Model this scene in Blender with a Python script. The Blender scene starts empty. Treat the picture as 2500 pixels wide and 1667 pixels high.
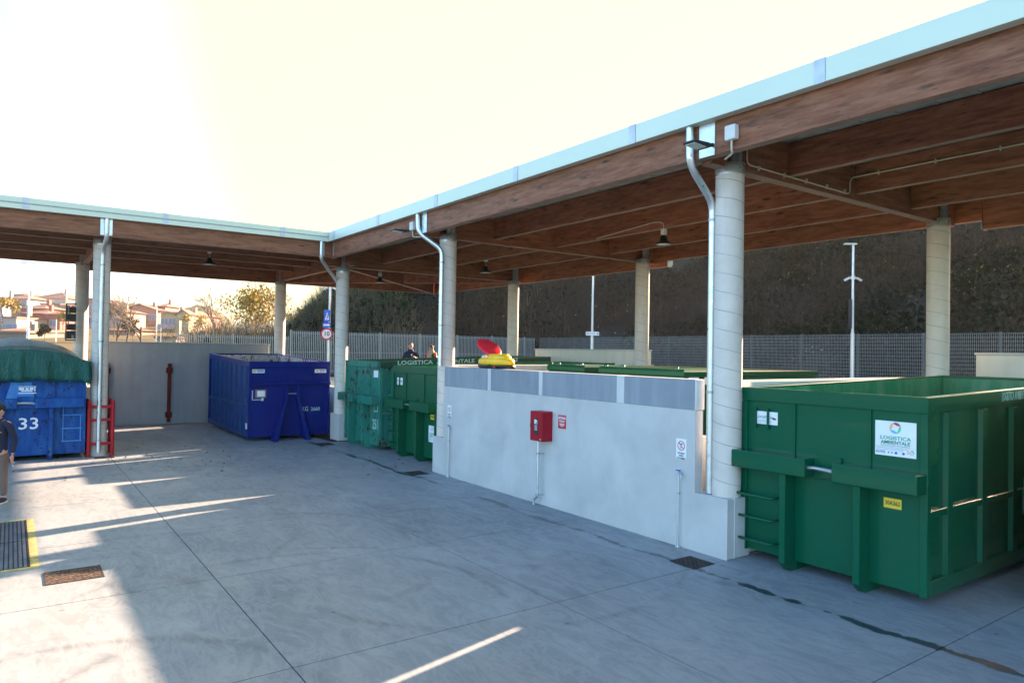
import bpy, bmesh, math, random
import numpy as np
from mathutils import Vector, Matrix
random.seed(7); np.random.seed(7)
R = math.radians
SC = bpy.context.scene
COL = SC.collection

# ------------------------------------------------------------------ camera, light, exposure
cam_d = bpy.data.cameras.new('camera'); cam = bpy.data.objects.new('camera', cam_d); COL.objects.link(cam)
CR = Vector((0.81471699, -0.57964406, 0.01577923)); CU = Vector((-0.02122844, -0.00262152, 0.99977121)); CF = Vector((0.57947008, 0.81486557, 0.01444074))
CAMZ = 2.9
cam.matrix_world = Matrix(((CR.x, CU.x, -CF.x, 0), (CR.y, CU.y, -CF.y, 0), (CR.z, CU.z, -CF.z, CAMZ), (0, 0, 0, 1)))
cam_d.sensor_width = 36; cam_d.lens = 1717.7 / 2500 * 36; cam_d.clip_end = 4000; cam_d.clip_start = 0.05
SC.camera = cam
SUN_AZ, SUN_EL = 77.5, 18.9            # azimuth from +Y towards +X
w = bpy.data.worlds.new('World'); SC.world = w; w.use_nodes = True
nt = w.node_tree; nt.nodes.clear()
sky = nt.nodes.new('ShaderNodeTexSky'); sky.sky_type = 'NISHITA'; sky.sun_disc = False
sky.sun_elevation = R(SUN_EL); sky.sun_rotation = R(SUN_AZ)
sky.air_density = 1.0; sky.dust_density = 0.6; sky.ozone_density = 1.8
bg = nt.nodes.new('ShaderNodeBackground'); bg.inputs[1].default_value = 0.085
out = nt.nodes.new('ShaderNodeOutputWorld'); # a broad milky aureole round the low sun: beyond about 75 degrees from the sun the clear sky takes over
tc = nt.nodes.new('ShaderNodeTexCoord'); dt = nt.nodes.new('ShaderNodeVectorMath'); dt.operation = 'DOT_PRODUCT'; dt.inputs[1].default_value = (math.sin(R(SUN_AZ)) * math.cos(R(SUN_EL)), math.cos(R(SUN_AZ)) * math.cos(R(SUN_EL)), math.sin(R(SUN_EL)))
nt.links.new(tc.outputs['Generated'], dt.inputs[0])
mr = nt.nodes.new('ShaderNodeMapRange'); mr.interpolation_type = 'SMOOTHSTEP'; mr.inputs['From Min'].default_value = 0.18; mr.inputs['From Max'].default_value = 0.50; nt.links.new(dt.outputs['Value'], mr.inputs['Value'])
cap = nt.nodes.new('ShaderNodeMix'); cap.data_type = 'RGBA'; cap.inputs[7].default_value = (2.0, 1.98, 1.22, 1)
nt.links.new(mr.outputs[0], cap.inputs[0]); wb = nt.nodes.new('ShaderNodeMix'); wb.data_type = 'RGBA'; wb.blend_type = 'MULTIPLY'; wb.inputs[0].default_value = 1.0; wb.inputs[7].default_value = (0.82, 0.96, 1.02, 1); nt.links.new(sky.outputs[0], wb.inputs[6]); nt.links.new(wb.outputs[2], cap.inputs[6]); nt.links.new(cap.outputs[2], bg.inputs[0]); nt.links.new(bg.outputs[0], out.inputs[0])
sd = bpy.data.lights.new('sun', 'SUN'); sd.energy = 5.0; sd.angle = R(0.55); sd.color = (1.0, 0.72, 0.50)
so = bpy.data.objects.new('sun', sd); COL.objects.link(so)
sdir = Vector((math.sin(R(SUN_AZ)) * math.cos(R(SUN_EL)), math.cos(R(SUN_AZ)) * math.cos(R(SUN_EL)), math.sin(R(SUN_EL))))
so.rotation_euler = sdir.to_track_quat('Z', 'Y').to_euler(); so.location = (40, 10, 30)
SC.view_settings.view_transform = 'Standard'; SC.view_settings.look = 'None'
SC.view_settings.exposure = 2.95; SC.view_settings.gamma = 1.0; SC.view_settings.use_curve_mapping = False

# ------------------------------------------------------------------ materials
def srgb(r, g, b):
    f = lambda c: (c / 12.92 if c <= 0.04045 else ((c + 0.055) / 1.055) ** 2.4)
    return (f(r / 255), f(g / 255), f(b / 255), 1)
class NT:
    def __init__(s, name):
        s.m = bpy.data.materials.new(name); s.m.use_nodes = True; s.t = s.m.node_tree; s.n = s.t.nodes; s.n.clear()
        s.out = s.n.new('ShaderNodeOutputMaterial'); s.b = s.n.new('ShaderNodeBsdfPrincipled'); s.l(s.b.outputs[0], s.out.inputs[0])
    def l(s, a, b): s.t.links.new(a, b)
    def val(s, inp, v):
        if isinstance(v, bpy.types.NodeSocket): s.l(v, inp)
        else: inp.default_value = v
    def pos(s): return s.n.new('ShaderNodeNewGeometry').outputs['Position']
    def obj(s): return s.n.new('ShaderNodeTexCoord').outputs['Object']
    def mapv(s, v, scale=(1, 1, 1), loc=(0, 0, 0), rot=(0, 0, 0)):
        m = s.n.new('ShaderNodeMapping'); s.l(v, m.inputs[0]); m.inputs['Scale'].default_value = scale; m.inputs['Location'].default_value = loc; m.inputs['Rotation'].default_value = rot; return m.outputs[0]
    def noise(s, v, scale=5, detail=4, rough=0.55, dist=0):
        n = s.n.new('ShaderNodeTexNoise'); s.l(v, n.inputs['Vector']); n.inputs['Scale'].default_value = scale; n.inputs['Detail'].default_value = detail; n.inputs['Roughness'].default_value = rough; n.inputs['Distortion'].default_value = dist; return n.outputs[0]
    def vor(s, v, scale=5, feature='F1', rnd=1.0):
        n = s.n.new('ShaderNodeTexVoronoi'); n.feature = feature; s.l(v, n.inputs['Vector']); n.inputs['Scale'].default_value = scale; n.inputs['Randomness'].default_value = rnd; return n
    def ramp(s, v, pts, interp='LINEAR'):
        r = s.n.new('ShaderNodeValToRGB'); s.l(v, r.inputs[0]); e = r.color_ramp.elements; r.color_ramp.interpolation = interp
        while len(e) > 1: e.remove(e[-1])
        for i, (p, c) in enumerate(pts):
            x = e[0] if i == 0 else e.new(p)
            x.position = p; x.color = c if isinstance(c, (tuple, list)) and len(c) == 4 else ((c, c, c, 1) if not isinstance(c, (tuple, list)) else (*c, 1))
        return r.outputs[0]
    def mth(s, op, a, b=0.0, c=0.0, clamp=False):
        m = s.n.new('ShaderNodeMath'); m.operation = op; m.use_clamp = clamp; s.val(m.inputs[0], a); s.val(m.inputs[1], b); s.val(m.inputs[2], c); return m.outputs[0]
    def mix(s, f, a, b, mode='MIX'):
        m = s.n.new('ShaderNodeMix'); m.data_type = 'RGBA'; m.blend_type = mode; s.val(m.inputs[0], f); s.val(m.inputs[6], a if isinstance(a, bpy.types.NodeSocket) else (a if len(a) == 4 else (*a, 1))); s.val(m.inputs[7], b if isinstance(b, bpy.types.NodeSocket) else (b if len(b) == 4 else (*b, 1))); return m.outputs[2]
    def sep(s, v):
        n = s.n.new('ShaderNodeSeparateXYZ'); s.l(v, n.inputs[0]); return n.outputs
    def comb(s, x, y, z):
        n = s.n.new('ShaderNodeCombineXYZ'); s.val(n.inputs[0], x); s.val(n.inputs[1], y); s.val(n.inputs[2], z); return n.outputs[0]
    def bump(s, h, strength=0.3, dist=0.01):
        b = s.n.new('ShaderNodeBump'); s.l(h, b.inputs['Height']); b.inputs['Strength'].default_value = strength; b.inputs['Distance'].default_value = dist; s.l(b.outputs[0], s.b.inputs['Normal'])
    def set(s, col=None, rough=None, metal=None, spec=None, coat=None):
        if col is not None: s.val(s.b.inputs['Base Color'], col if isinstance(col, bpy.types.NodeSocket) or len(col) == 4 else (*col, 1))
        if rough is not None: s.val(s.b.inputs['Roughness'], rough)
        if metal is not None: s.val(s.b.inputs['Metallic'], metal)
        if spec is not None: s.val(s.b.inputs['Specular IOR Level'], spec)
        if coat is not None: s.val(s.b.inputs['Coat Weight'], coat)
        return s.m

def flat(name, col, rough=0.6, metal=0.0, var=0.12, scale=6.0, coat=None):
    n = NT(name); p = n.obj(); k = n.noise(p, scale, 4)
    c = n.mix(n.ramp(k, [(0.3, 0.0), (0.7, 1.0)]), tuple(x * (1 - var) for x in col[:3]), tuple(min(1, x * (1 + var)) for x in col[:3]))
    return n.set(c, rough, metal, coat=coat)

def m_concrete_floor():
    n = NT('yard_concrete'); p = n.pos(); x, y, z = n.sep(p)
    big = n.noise(p, 0.35, 5, 0.6, 0.4); mid = n.noise(n.mapv(p, (1, 0.5, 1), rot=(0, 0, 0.5)), 1.6, 6, 0.65, 0.8); fine = n.noise(p, 22, 5, 0.7)
    c = n.mix(n.ramp(big, [(0.3, 0.0), (0.7, 1.0)]), (0.165, 0.185, 0.205), (0.29, 0.31, 0.33))
    c = n.mix(n.ramp(mid, [(0.35, 0.0), (0.75, 0.55)]), c, (0.13, 0.145, 0.165))
    c = n.mix(n.ramp(fine, [(0.35, 0.0), (0.8, 0.35)]), c, (0.30, 0.32, 0.34))
    # trowel swirls / tyre arcs : rings round a few centres, broken up by noise
    tot = None
    for cx, cy, r0, wdt, seed in ((2.6, 7.6, 2.35, 0.10, 1.0), (2.55, 7.5, 2.75, 0.07, 3.0), (0.2, 5.9, 2.1, 0.12, 5.0), (4.9, 5.2, 2.6, 0.12, 7.0), (3.3, 10.6, 1.9, 0.10, 9.0), (5.6, 8.6, 2.9, 0.1, 13.0), (-0.6, 8.8, 1.9, 0.10, 17.0)):
        d = n.mth('SQRT', n.mth('ADD', n.mth('POWER', n.mth('SUBTRACT', x, cx), 2.0), n.mth('POWER', n.mth('SUBTRACT', y, cy), 2.0)))
        ring = n.mth('SUBTRACT', 1.0, n.mth('DIVIDE', n.mth('ABSOLUTE', n.mth('SUBTRACT', d, r0)), wdt), clamp=True)
        br = n.ramp(n.noise(n.mapv(p, loc=(seed, 0, 0)), 0.55, 3), [(0.47, 0.0), (0.6, 1.0)])
        t = n.mth('MULTIPLY', ring, br); tot = t if tot is None else n.mth('MAXIMUM', tot, t)
    c = n.mix(n.mth('MULTIPLY', tot, 0.55), c, (0.10, 0.105, 0.115))
    # short scuffs
    sc = n.ramp(n.noise(n.mapv(p, (0.35, 3.2, 1), rot=(0, 0, 0.9)), 1.7, 4, 0.6), [(0.66, 0.0), (0.76, 0.6)])
    c = n.mix(sc, c, (0.12, 0.125, 0.135))
    sp = n.vor(p, 1.7); c = n.mix(n.ramp(sp.outputs['Distance'], [(0.035, 0.75), (0.06, 0.0)]), c, (0.07, 0.07, 0.08))
    sw = n.ramp(n.noise(n.mapv(p, (1.4, 0.45, 1), rot=(0, 0, -0.5)), 2.2, 7, 0.7, 1.6), [(0.42, 0.0), (0.5, 0.30), (0.58, 0.0)]); c = n.mix(sw, c, (0.40, 0.405, 0.41))
    # damp run along the drain line at x ~ 7.65
    wob = n.mth('MULTIPLY', n.mth('SUBTRACT', n.noise(n.comb(0.0, y, 0.0), 0.55, 2), 0.5), 0.45)
    wd = n.mth('MULTIPLY', n.ramp(n.noise(n.comb(3.0, y, 0.0), 1.15, 4, 0.75), [(0.42, 0.0), (0.54, 1.0), (0.8, 1.6)]), 0.07)
    near = n.mth('MULTIPLY_ADD', n.mth('SUBTRACT', 6.2, y), 0.02, 1.0)
    wd = n.mth('MULTIPLY', wd, n.mth('MAXIMUM', near, 1.0))
    dd = n.mth('ABSOLUTE', n.mth('SUBTRACT', x, n.mth('ADD', 7.62, wob)))
    dd = n.mth('ADD', dd, n.mth('MULTIPLY', n.mth('SUBTRACT', n.noise(p, 9, 4, 0.7), 0.5), 0.13))
    wet = n.mth('MULTIPLY', n.mth('SUBTRACT', wd, dd), 60.0, clamp=True)
    lim = n.mth('MULTIPLY', n.mth('GREATER_THAN', y, 2.0), n.mth('LESS_THAN', y, 21.5))
    wet = n.mth('MULTIPLY', wet, lim)
    c = n.mix(n.ramp(n.noise(p, 0.9, 2), [(0.5, 0.0), (0.75, 0.22)]), c, (0.27, 0.245, 0.22))
    c = n.mix(wet, c, (0.032, 0.048, 0.055))
    rr = n.ramp(mid, [(0.3, 0.42), (0.7, 0.66)]); rr = n.mix(wet, rr, (0.3, 0.3, 0.3, 1))
    n.bump(n.mth('ADD', n.mth('MULTIPLY', fine, 0.4), mid), 0.25, 0.004)
    return n.set(c, rr, spec=0.4)

def m_plaster(name, a, b, streak=0.25, dark=(0.25, 0.25, 0.25)):
    n = NT(name); p = n.pos()
    big = n.noise(p, 1.1, 5, 0.6, 0.3); st = n.noise(n.mapv(p, (5, 5, 0.5)), 1.0, 4, 0.6); fine = n.noise(p, 35, 4)
    c = n.mix(n.ramp(big, [(0.3, 0.0), (0.7, 1.0)]), a, b)
    c = n.mix(n.ramp(st, [(0.42, 0.0), (0.75, streak * 1.6)]), c, dark)
    z = n.sep(p)[2]
    base = n.mth('MULTIPLY', n.mth('SUBTRACT', 0.16, z), 3.0, clamp=True)
    c = n.mix(n.mth('MULTIPLY', base, n.mth('MULTIPLY', big, 0.6)), c, (0.3, 0.28, 0.25))
    n.bump(n.mth('ADD', fine, big), 0.25, 0.004)
    return n.set(c, 0.85)

def m_column():
    n = NT('column_concrete'); p = n.obj(); x, y, z = n.sep(p)
    ang = n.mth('DIVIDE', n.mth('ARCTAN2', y, x), 2 * math.pi)
    h = n.mth('ADD', n.mth('MULTIPLY', z, 3.65), ang)
    h = n.mth('ADD', h, n.mth('MULTIPLY', n.noise(p, 1.2, 2), 0.08))
    fr = n.mth('ABSOLUTE', n.mth('SUBTRACT', n.mth('FRACT', h), 0.5))
    line = n.mth('MULTIPLY', n.mth('SUBTRACT', 0.022, fr), 60, clamp=True)
    k = n.noise(p, 2.2, 5, 0.6)
    c = n.mix(n.ramp(k, [(0.3, 0.0), (0.7, 1.0)]), (0.55, 0.485, 0.435), (0.67, 0.60, 0.54))
    c = n.mix(n.ramp(n.noise(n.mapv(p, (6, 6, 0.6)), 1, 3), [(0.55, 0.0), (0.8, 0.3)]), c, (0.36, 0.35, 0.33))
    br = n.ramp(n.noise(p, 3.0, 2), [(0.3, 0.35), (0.6, 1.0)])
    c = n.mix(n.mth('MULTIPLY', line, br), c, (0.16, 0.16, 0.165))
    n.bump(n.mth('SUBTRACT', n.noise(p, 18, 4), n.mth('MULTIPLY', line, 1.5)), 0.3, 0.005)
    return n.set(c, 0.8)

def m_wood(name, axis, dark=1.0):
    n = NT(name); p = n.pos()
    s = (0.22, 2.2, 2.2) if axis == 'X' else (2.2, 0.22, 2.2)
    q = n.mapv(p, s)
    g = n.noise(n.mapv(p, tuple(v * 6 for v in s)), 1.6, 6, 0.7, 0.3)
    lam = n.noise(q, 2.3, 3, 0.6)
    kn = n.vor(n.mapv(p, (1.5, 5, 5.5) if axis == 'X' else (5, 1.5, 5.5)), 1.25)
    c = n.mix(n.ramp(g, [(0.3, 0.0), (0.7, 1.0)]), (0.19 * dark, 0.060 * dark, 0.026 * dark), (0.37 * dark, 0.140 * dark, 0.072 * dark))
    c = n.mix(n.ramp(lam, [(0.4, 0.0), (0.62, 0.55)]), c, (0.10 * dark, 0.034 * dark, 0.014 * dark))
    c = n.mix(n.ramp(kn.outputs['Distance'], [(0.10, 0.95), (0.24, 0.0)]), c, (0.04, 0.018, 0.012))
    k2 = n.vor(n.mapv(p, (2.4, 9, 11) if axis == 'X' else (9, 2.4, 11)), 1.6); c = n.mix(n.ramp(k2.outputs['Distance'], [(0.10, 0.8), (0.20, 0.0)]), c, (0.06, 0.026, 0.016))
    gs = n.ramp(n.noise(n.mapv(p, (0.9, 7, 7) if axis == 'X' else (7, 0.9, 7)), 2.0, 5, 0.75), [(0.42, 0.0), (0.62, 0.5)]); c = n.mix(gs, c, (0.42 * dark, 0.20 * dark, 0.12 * dark))
    z = n.sep(p)[2]
    lami = n.mth('ABSOLUTE', n.mth('SUBTRACT', n.mth('FRACT', n.mth('MULTIPLY', z, 12.5)), 0.5))
    ln = n.mth('MULTIPLY', n.mth('SUBTRACT', 0.03, lami), 25, clamp=True)
    c = n.mix(n.mth('MULTIPLY', ln, 0.35), c, (0.08, 0.03, 0.015))
    n.bump(n.mth('ADD', g, n.mth('MULTIPLY', ln, -0.6)), 0.2, 0.003)
    return n.set(c, 0.6, spec=0.3)

def m_paint(name, col, rust=0.0, rough=0.3, fade=None, chips=(0.09, 0.035, 0.015), scale=1.0, coat=0.0):
    n = NT(name); p = n.obj()
    k = n.noise(p, 1.3 * scale, 5, 0.6)
    c = n.mix(n.ramp(k, [(0.3, 0.0), (0.7, 1.0)]), tuple(v * 0.93 for v in col), tuple(v * 1.06 for v in col))
    if fade:
        c = n.mix(n.ramp(n.noise(n.mapv(p, (1.5, 1.5, 0.5)), 1.7 * scale, 5, 0.65), [(0.45, 0.0), (0.75, 0.75)]), c, fade)
    rr = n.ramp(k, [(0.3, rough * 0.95), (0.7, rough * 1.08)])
    if rust > 0:
        r1 = n.noise(n.mapv(p, (1, 1, 0.55)), 7 * scale, 7, 0.78); r2 = n.noise(p, 1.1, 3)
        mk = n.ramp(n.mth('ADD', r1, n.mth('MULTIPLY', r2, 0.35)), [(0.925 - rust * 0.22, 0.0), (0.94 - rust * 0.22, 1.0)])
        rc = n.mix(n.noise(p, 30, 3), chips, (0.025, 0.012, 0.01))
        c = n.mix(mk, c, rc); rr = n.mix(mk, rr, (0.9, 0.9, 0.9, 1))
    n.bump(n.noise(p, 3.0, 3), 0.08, 0.01)
    return n.set(c, rr, coat=coat, spec=0.18)

def m_metal(name, col, rough=0.35, metal=1.0, scale=8):
    n = NT(name); p = n.obj(); v = n.vor(p, scale * 3)
    c = n.mix(n.ramp(v.outputs['Distance'], [(0.0, 0.0), (0.8, 1.0)]), tuple(x * 0.94 for x in col), col)
    return n.set(c, n.ramp(n.noise(p, scale, 3), [(0.3, rough * 0.7), (0.7, rough * 1.4)]), metal)

M = {}
M['floor'] = m_concrete_floor()
M['joint'] = flat('joint_shadow_gap', (0.05, 0.05, 0.055), 0.9)
M['palecon'] = flat('pale_road_concrete', (0.36, 0.34, 0.31), 0.9, var=0.12, scale=0.8)
M['asphalt'] = flat('road_asphalt', (0.075, 0.075, 0.08), 0.9, var=0.2, scale=2)
M['plaster'] = m_plaster('white_plaster', (0.42, 0.41, 0.405), (0.55, 0.535, 0.53), 0.07, (0.36, 0.36, 0.36))
M['band'] = m_plaster('grey_render_panel', (0.20, 0.22, 0.26), (0.255, 0.275, 0.315), 0.35, (0.34, 0.36, 0.4))
M['bandstrip'] = m_plaster('white_filler_strip', (0.50, 0.50, 0.50), (0.6, 0.6, 0.59), 0.1)
M['greywall'] = m_plaster('grey_plaster', (0.30, 0.32, 0.34), (0.37, 0.385, 0.40), 0.3, (0.24, 0.255, 0.27))
M['backwall'] = m_plaster('cream_plaster', (0.62, 0.59, 0.53), (0.72, 0.68, 0.62), 0.15, (0.4, 0.38, 0.34))
M['column'] = m_column()
M['cap'] = m_metal('galvanised_cap', (0.66, 0.68, 0.67), 0.32, 0.7)
M['galv'] = m_metal('galvanised_pipe', (0.66, 0.70, 0.73), 0.34, 0.85)
M['galvd'] = m_metal('galvanised_plate', (0.42, 0.45, 0.47), 0.5)
M['woodX'] = m_wood('stained_glulam_x', 'X', 0.82); M['woodY'] = m_wood('stained_glulam_y', 'Y', 0.82)
M['bouncelit'] = flat('bounce_lit_underside', (0.27, 0.175, 0.14), 0.6, var=0.15, scale=2.5)  # beam undersides coloured lighter than the sides, as floor bounce would light them
n_ = NT('white_fascia_sheet'); p_ = n_.pos(); M['fascia'] = n_.set(n_.mix(n_.noise(p_, 0.6, 3), (0.56, 0.62, 0.51), (0.64, 0.70, 0.585)), 0.38, 0.15)
M['fasciajoint'] = flat('grey_fascia_cover_strip', (0.5, 0.54, 0.6), 0.4, 0.2)
M['deck'] = flat('roof_deck_sheet', (0.33, 0.38, 0.36), 0.5, 0.1)
M['green'] = m_paint('green_gloss_paint', (0.0004, 0.082, 0.040), 0.0, 0.2, coat=0.2)
M['greenold'] = m_paint('green_worn_paint', (0.002, 0.080, 0.038), 0.05, 0.34)
M['teal'] = m_paint('teal_rusty_paint', (0.018, 0.165, 0.125), 0.85, 0.5, fade=(0.05, 0.24, 0.19))
M['tealrim'] = m_paint('teal_dark_rim_paint', (0.008, 0.075, 0.052), 0.75, 0.5)
M['blue'] = m_paint('dark_blue_paint', (0.0005, 0.010, 0.135), 0.3, 0.5, fade=(0.001, 0.02, 0.18), chips=(0.01, 0.012, 0.03))
M['blueside'] = m_paint('dark_blue_side_paint', (0.002, 0.042, 0.17), 0.1, 0.5, chips=(0.01, 0.012, 0.03))
M['sky'] = m_paint('worn_azure_paint', (0.006, 0.060, 0.26), 0.80, 0.5, fade=(0.03, 0.15, 0.38), chips=(0.05, 0.02, 0.02), scale=1.9)
M['skyfade'] = m_paint('sun_faded_azure_paint', (0.05, 0.20, 0.52), 0.6, 0.6, fade=(0.14, 0.32, 0.58), chips=(0.12, 0.06, 0.04))
M['inner'] = m_paint('container_inner_scratched', (0.36, 0.38, 0.42), 0.95, 0.7, chips=(0.16, 0.08, 0.05))
M['innerg'] = m_paint('container_inner_green', (0.02, 0.20, 0.10), 0.35, 0.3, fade=(0.2, 0.36, 0.28))
M['red'] = m_paint('red_guard_paint', (0.34, 0.012, 0.018), 0.15, 0.4)
M['redbox'] = m_paint('red_cabinet_paint', (0.33, 0.010, 0.022), 0.0, 0.35)
M['redark'] = m_paint('dark_red_buffer_paint', (0.11, 0.012, 0.012), 0.1, 0.6)
M['redsign'] = flat('red_sign_face', (0.50, 0.015, 0.03), 0.4)
M['redplastic'] = flat('red_plastic', (0.78, 0.02, 0.035), 0.3)
M['yellow'] = flat('yellow_plastic', (0.9, 0.5, 0.01), 0.35)
M['yellowpaint'] = flat('yellow_road_paint', (0.42, 0.35, 0.13), 0.85, var=0.35, scale=9)
M['ysticker'] = flat('yellow_sticker', (0.75, 0.52, 0.03), 0.45)
M['black'] = flat('black_plastic', (0.012, 0.012, 0.014), 0.45)
M['blackshade'] = flat('dark_recess', (0.02, 0.02, 0.02), 0.8)
M['rubber'] = flat('rubber_black', (0.02, 0.02, 0.022), 0.8)
M['white'] = flat('white_sticker', (0.74, 0.76, 0.80), 0.45, var=0.04)
M['offwhite'] = flat('off_white_plastic', (0.62, 0.62, 0.60), 0.5, var=0.05)
M['cream'] = flat('cream_conduit', (0.50, 0.46, 0.36), 0.5)
M['ledglass'] = flat('lamp_lens', (0.62, 0.66, 0.62), 0.15)
M['ink'] = flat('black_ink', (0.015, 0.015, 0.02), 0.5)
M['inkgrey'] = flat('grey_ink', (0.30, 0.31, 0.34), 0.5)
M['inkgreen'] = flat('green_ink', (0.02, 0.26, 0.16), 0.5)
M['inkteal'] = flat('teal_ink', (0.02, 0.22, 0.15), 0.5)
M['inkred'] = flat('red_ink', (0.55, 0.02, 0.06), 0.5)
M['inkblue'] = flat('blue_ink', (0.03, 0.10, 0.55), 0.5)
M['logo_r'] = flat('logo_crimson', (0.45, 0.03, 0.10), 0.5); M['logo_o'] = flat('logo_orange', (0.85, 0.42, 0.18), 0.5)
M['logo_b'] = flat('logo_blue', (0.16, 0.42, 0.78), 0.5); M['logo_g'] = flat('logo_green', (0.12, 0.52, 0.26), 0.5)
M['stencil'] = flat('white_stencil_paint', (0.55, 0.66, 0.62), 0.6, var=0.25, scale=14)
M['letterg'] = flat('pale_green_lettering', (0.34, 0.52, 0.42), 0.5)
M['roadblue'] = flat('road_sign_blue', (0.03, 0.13, 0.62), 0.4)
M['cardboard'] = flat('brown_tape', (0.30, 0.15, 0.09), 0.7)
def m_tarp(name, a, b_):
    n = NT(name); p = n.obj(); k = n.noise(n.mapv(p, (2.2, 2.2, 0.8)), 2.0, 5, 0.6, 1.2); v = n.noise(n.mapv(p, (5, 5, 1.2), rot=(0.4, 0.5, 0.3)), 1.6, 3, 0.5, 2.0)
    c = n.mix(n.ramp(k, [(0.35, 0.0), (0.65, 1.0)]), a, b_); n.bump(n.ramp(v, [(0.3, 0.0), (0.5, 1.0), (0.7, 0.2)]), 0.5, 0.05); return n.set(c, 0.42, spec=0.35)
M['tarp_old'] = m_paint('green_tarpaulin', (0.004, 0.072, 0.056), 0.0, 0.5, fade=(0.006, 0.10, 0.08), scale=2)
M['tarpgrey'] = m_paint('grey_tarpaulin_top', (0.10, 0.13, 0.14), 0.0, 0.55, fade=(0.16, 0.19, 0.2), scale=2)
M['fence'] = m_metal('fence_galvanised', (0.40, 0.44, 0.46), 0.5, 0.6)
M['meshwire'] = m_metal('mesh_wire', (0.24, 0.28, 0.30), 0.5, 0.5)
M['fencedark'] = m_metal('fence_mesh_dark_green', (0.09, 0.12, 0.13), 0.5, 0.4)
M['pole'] = m_metal('lamp_pole_galvanised', (0.62, 0.64, 0.64), 0.4, 0.7)
n_ = NT('cast_iron_cover'); p_ = n_.pos(); v_ = n_.vor(n_.mapv(p_, (1, 1, 1)), 22)
M['iron'] = n_.set(n_.mix(n_.ramp(v_.outputs['Distance'], [(0.2, 0.0), (0.5, 1.0)]), (0.20, 0.12, 0.075), (0.07, 0.045, 0.035)), 0.75, 0.3)
n_ = NT('dark_iron_cover'); p_ = n_.pos(); v_ = n_.vor(p_, 26)
M['irond'] = n_.set(n_.mix(n_.ramp(v_.outputs['Distance'], [(0.2, 0.0), (0.5, 1.0)]), (0.07, 0.045, 0.042), (0.035, 0.025, 0.025)), 0.7, 0.3)
M['gratebar'] = m_metal('grating_steel', (0.20, 0.24, 0.32), 0.4, 0.8)
M['skin'] = flat('skin', (0.50, 0.27, 0.19), 0.5, var=0.06); M['hairbrown'] = flat('brown_hair', (0.055, 0.028, 0.016), 0.7)
M['hairfair'] = flat('greying_hair', (0.20, 0.13, 0.085), 0.7); M['hairblack'] = flat('black_hair', (0.012, 0.010, 0.010), 0.7)
M['navy'] = flat('navy_cloth', (0.012, 0.014, 0.040), 0.85); M['trouser'] = flat('taupe_cloth', (0.155, 0.105, 0.085), 0.9)
M['scarf'] = flat('beige_scarf_cloth', (0.42, 0.33, 0.29), 0.9); M['orange'] = flat('hi_vis_orange_cloth', (0.85, 0.11, 0.02), 0.7); M['scarfblue'] = flat('blue_scarf_cloth', (0.02, 0.03, 0.11), 0.9)
M['mouth'] = flat('lip_red', (0.30, 0.10, 0.08), 0.5); M['eye'] = flat('eye_dark', (0.03, 0.02, 0.02), 0.3)
M['redcloth'] = flat('dark_red_cloth', (0.25, 0.01, 0.02), 0.85)

M['tarp'] = m_tarp('green_tarp_creased', (0.003, 0.060, 0.048), (0.006, 0.095, 0.078)); M['tarpgrey'] = m_tarp('grey_tarp_creased', (0.07, 0.10, 0.105), (0.13, 0.16, 0.165))

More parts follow.
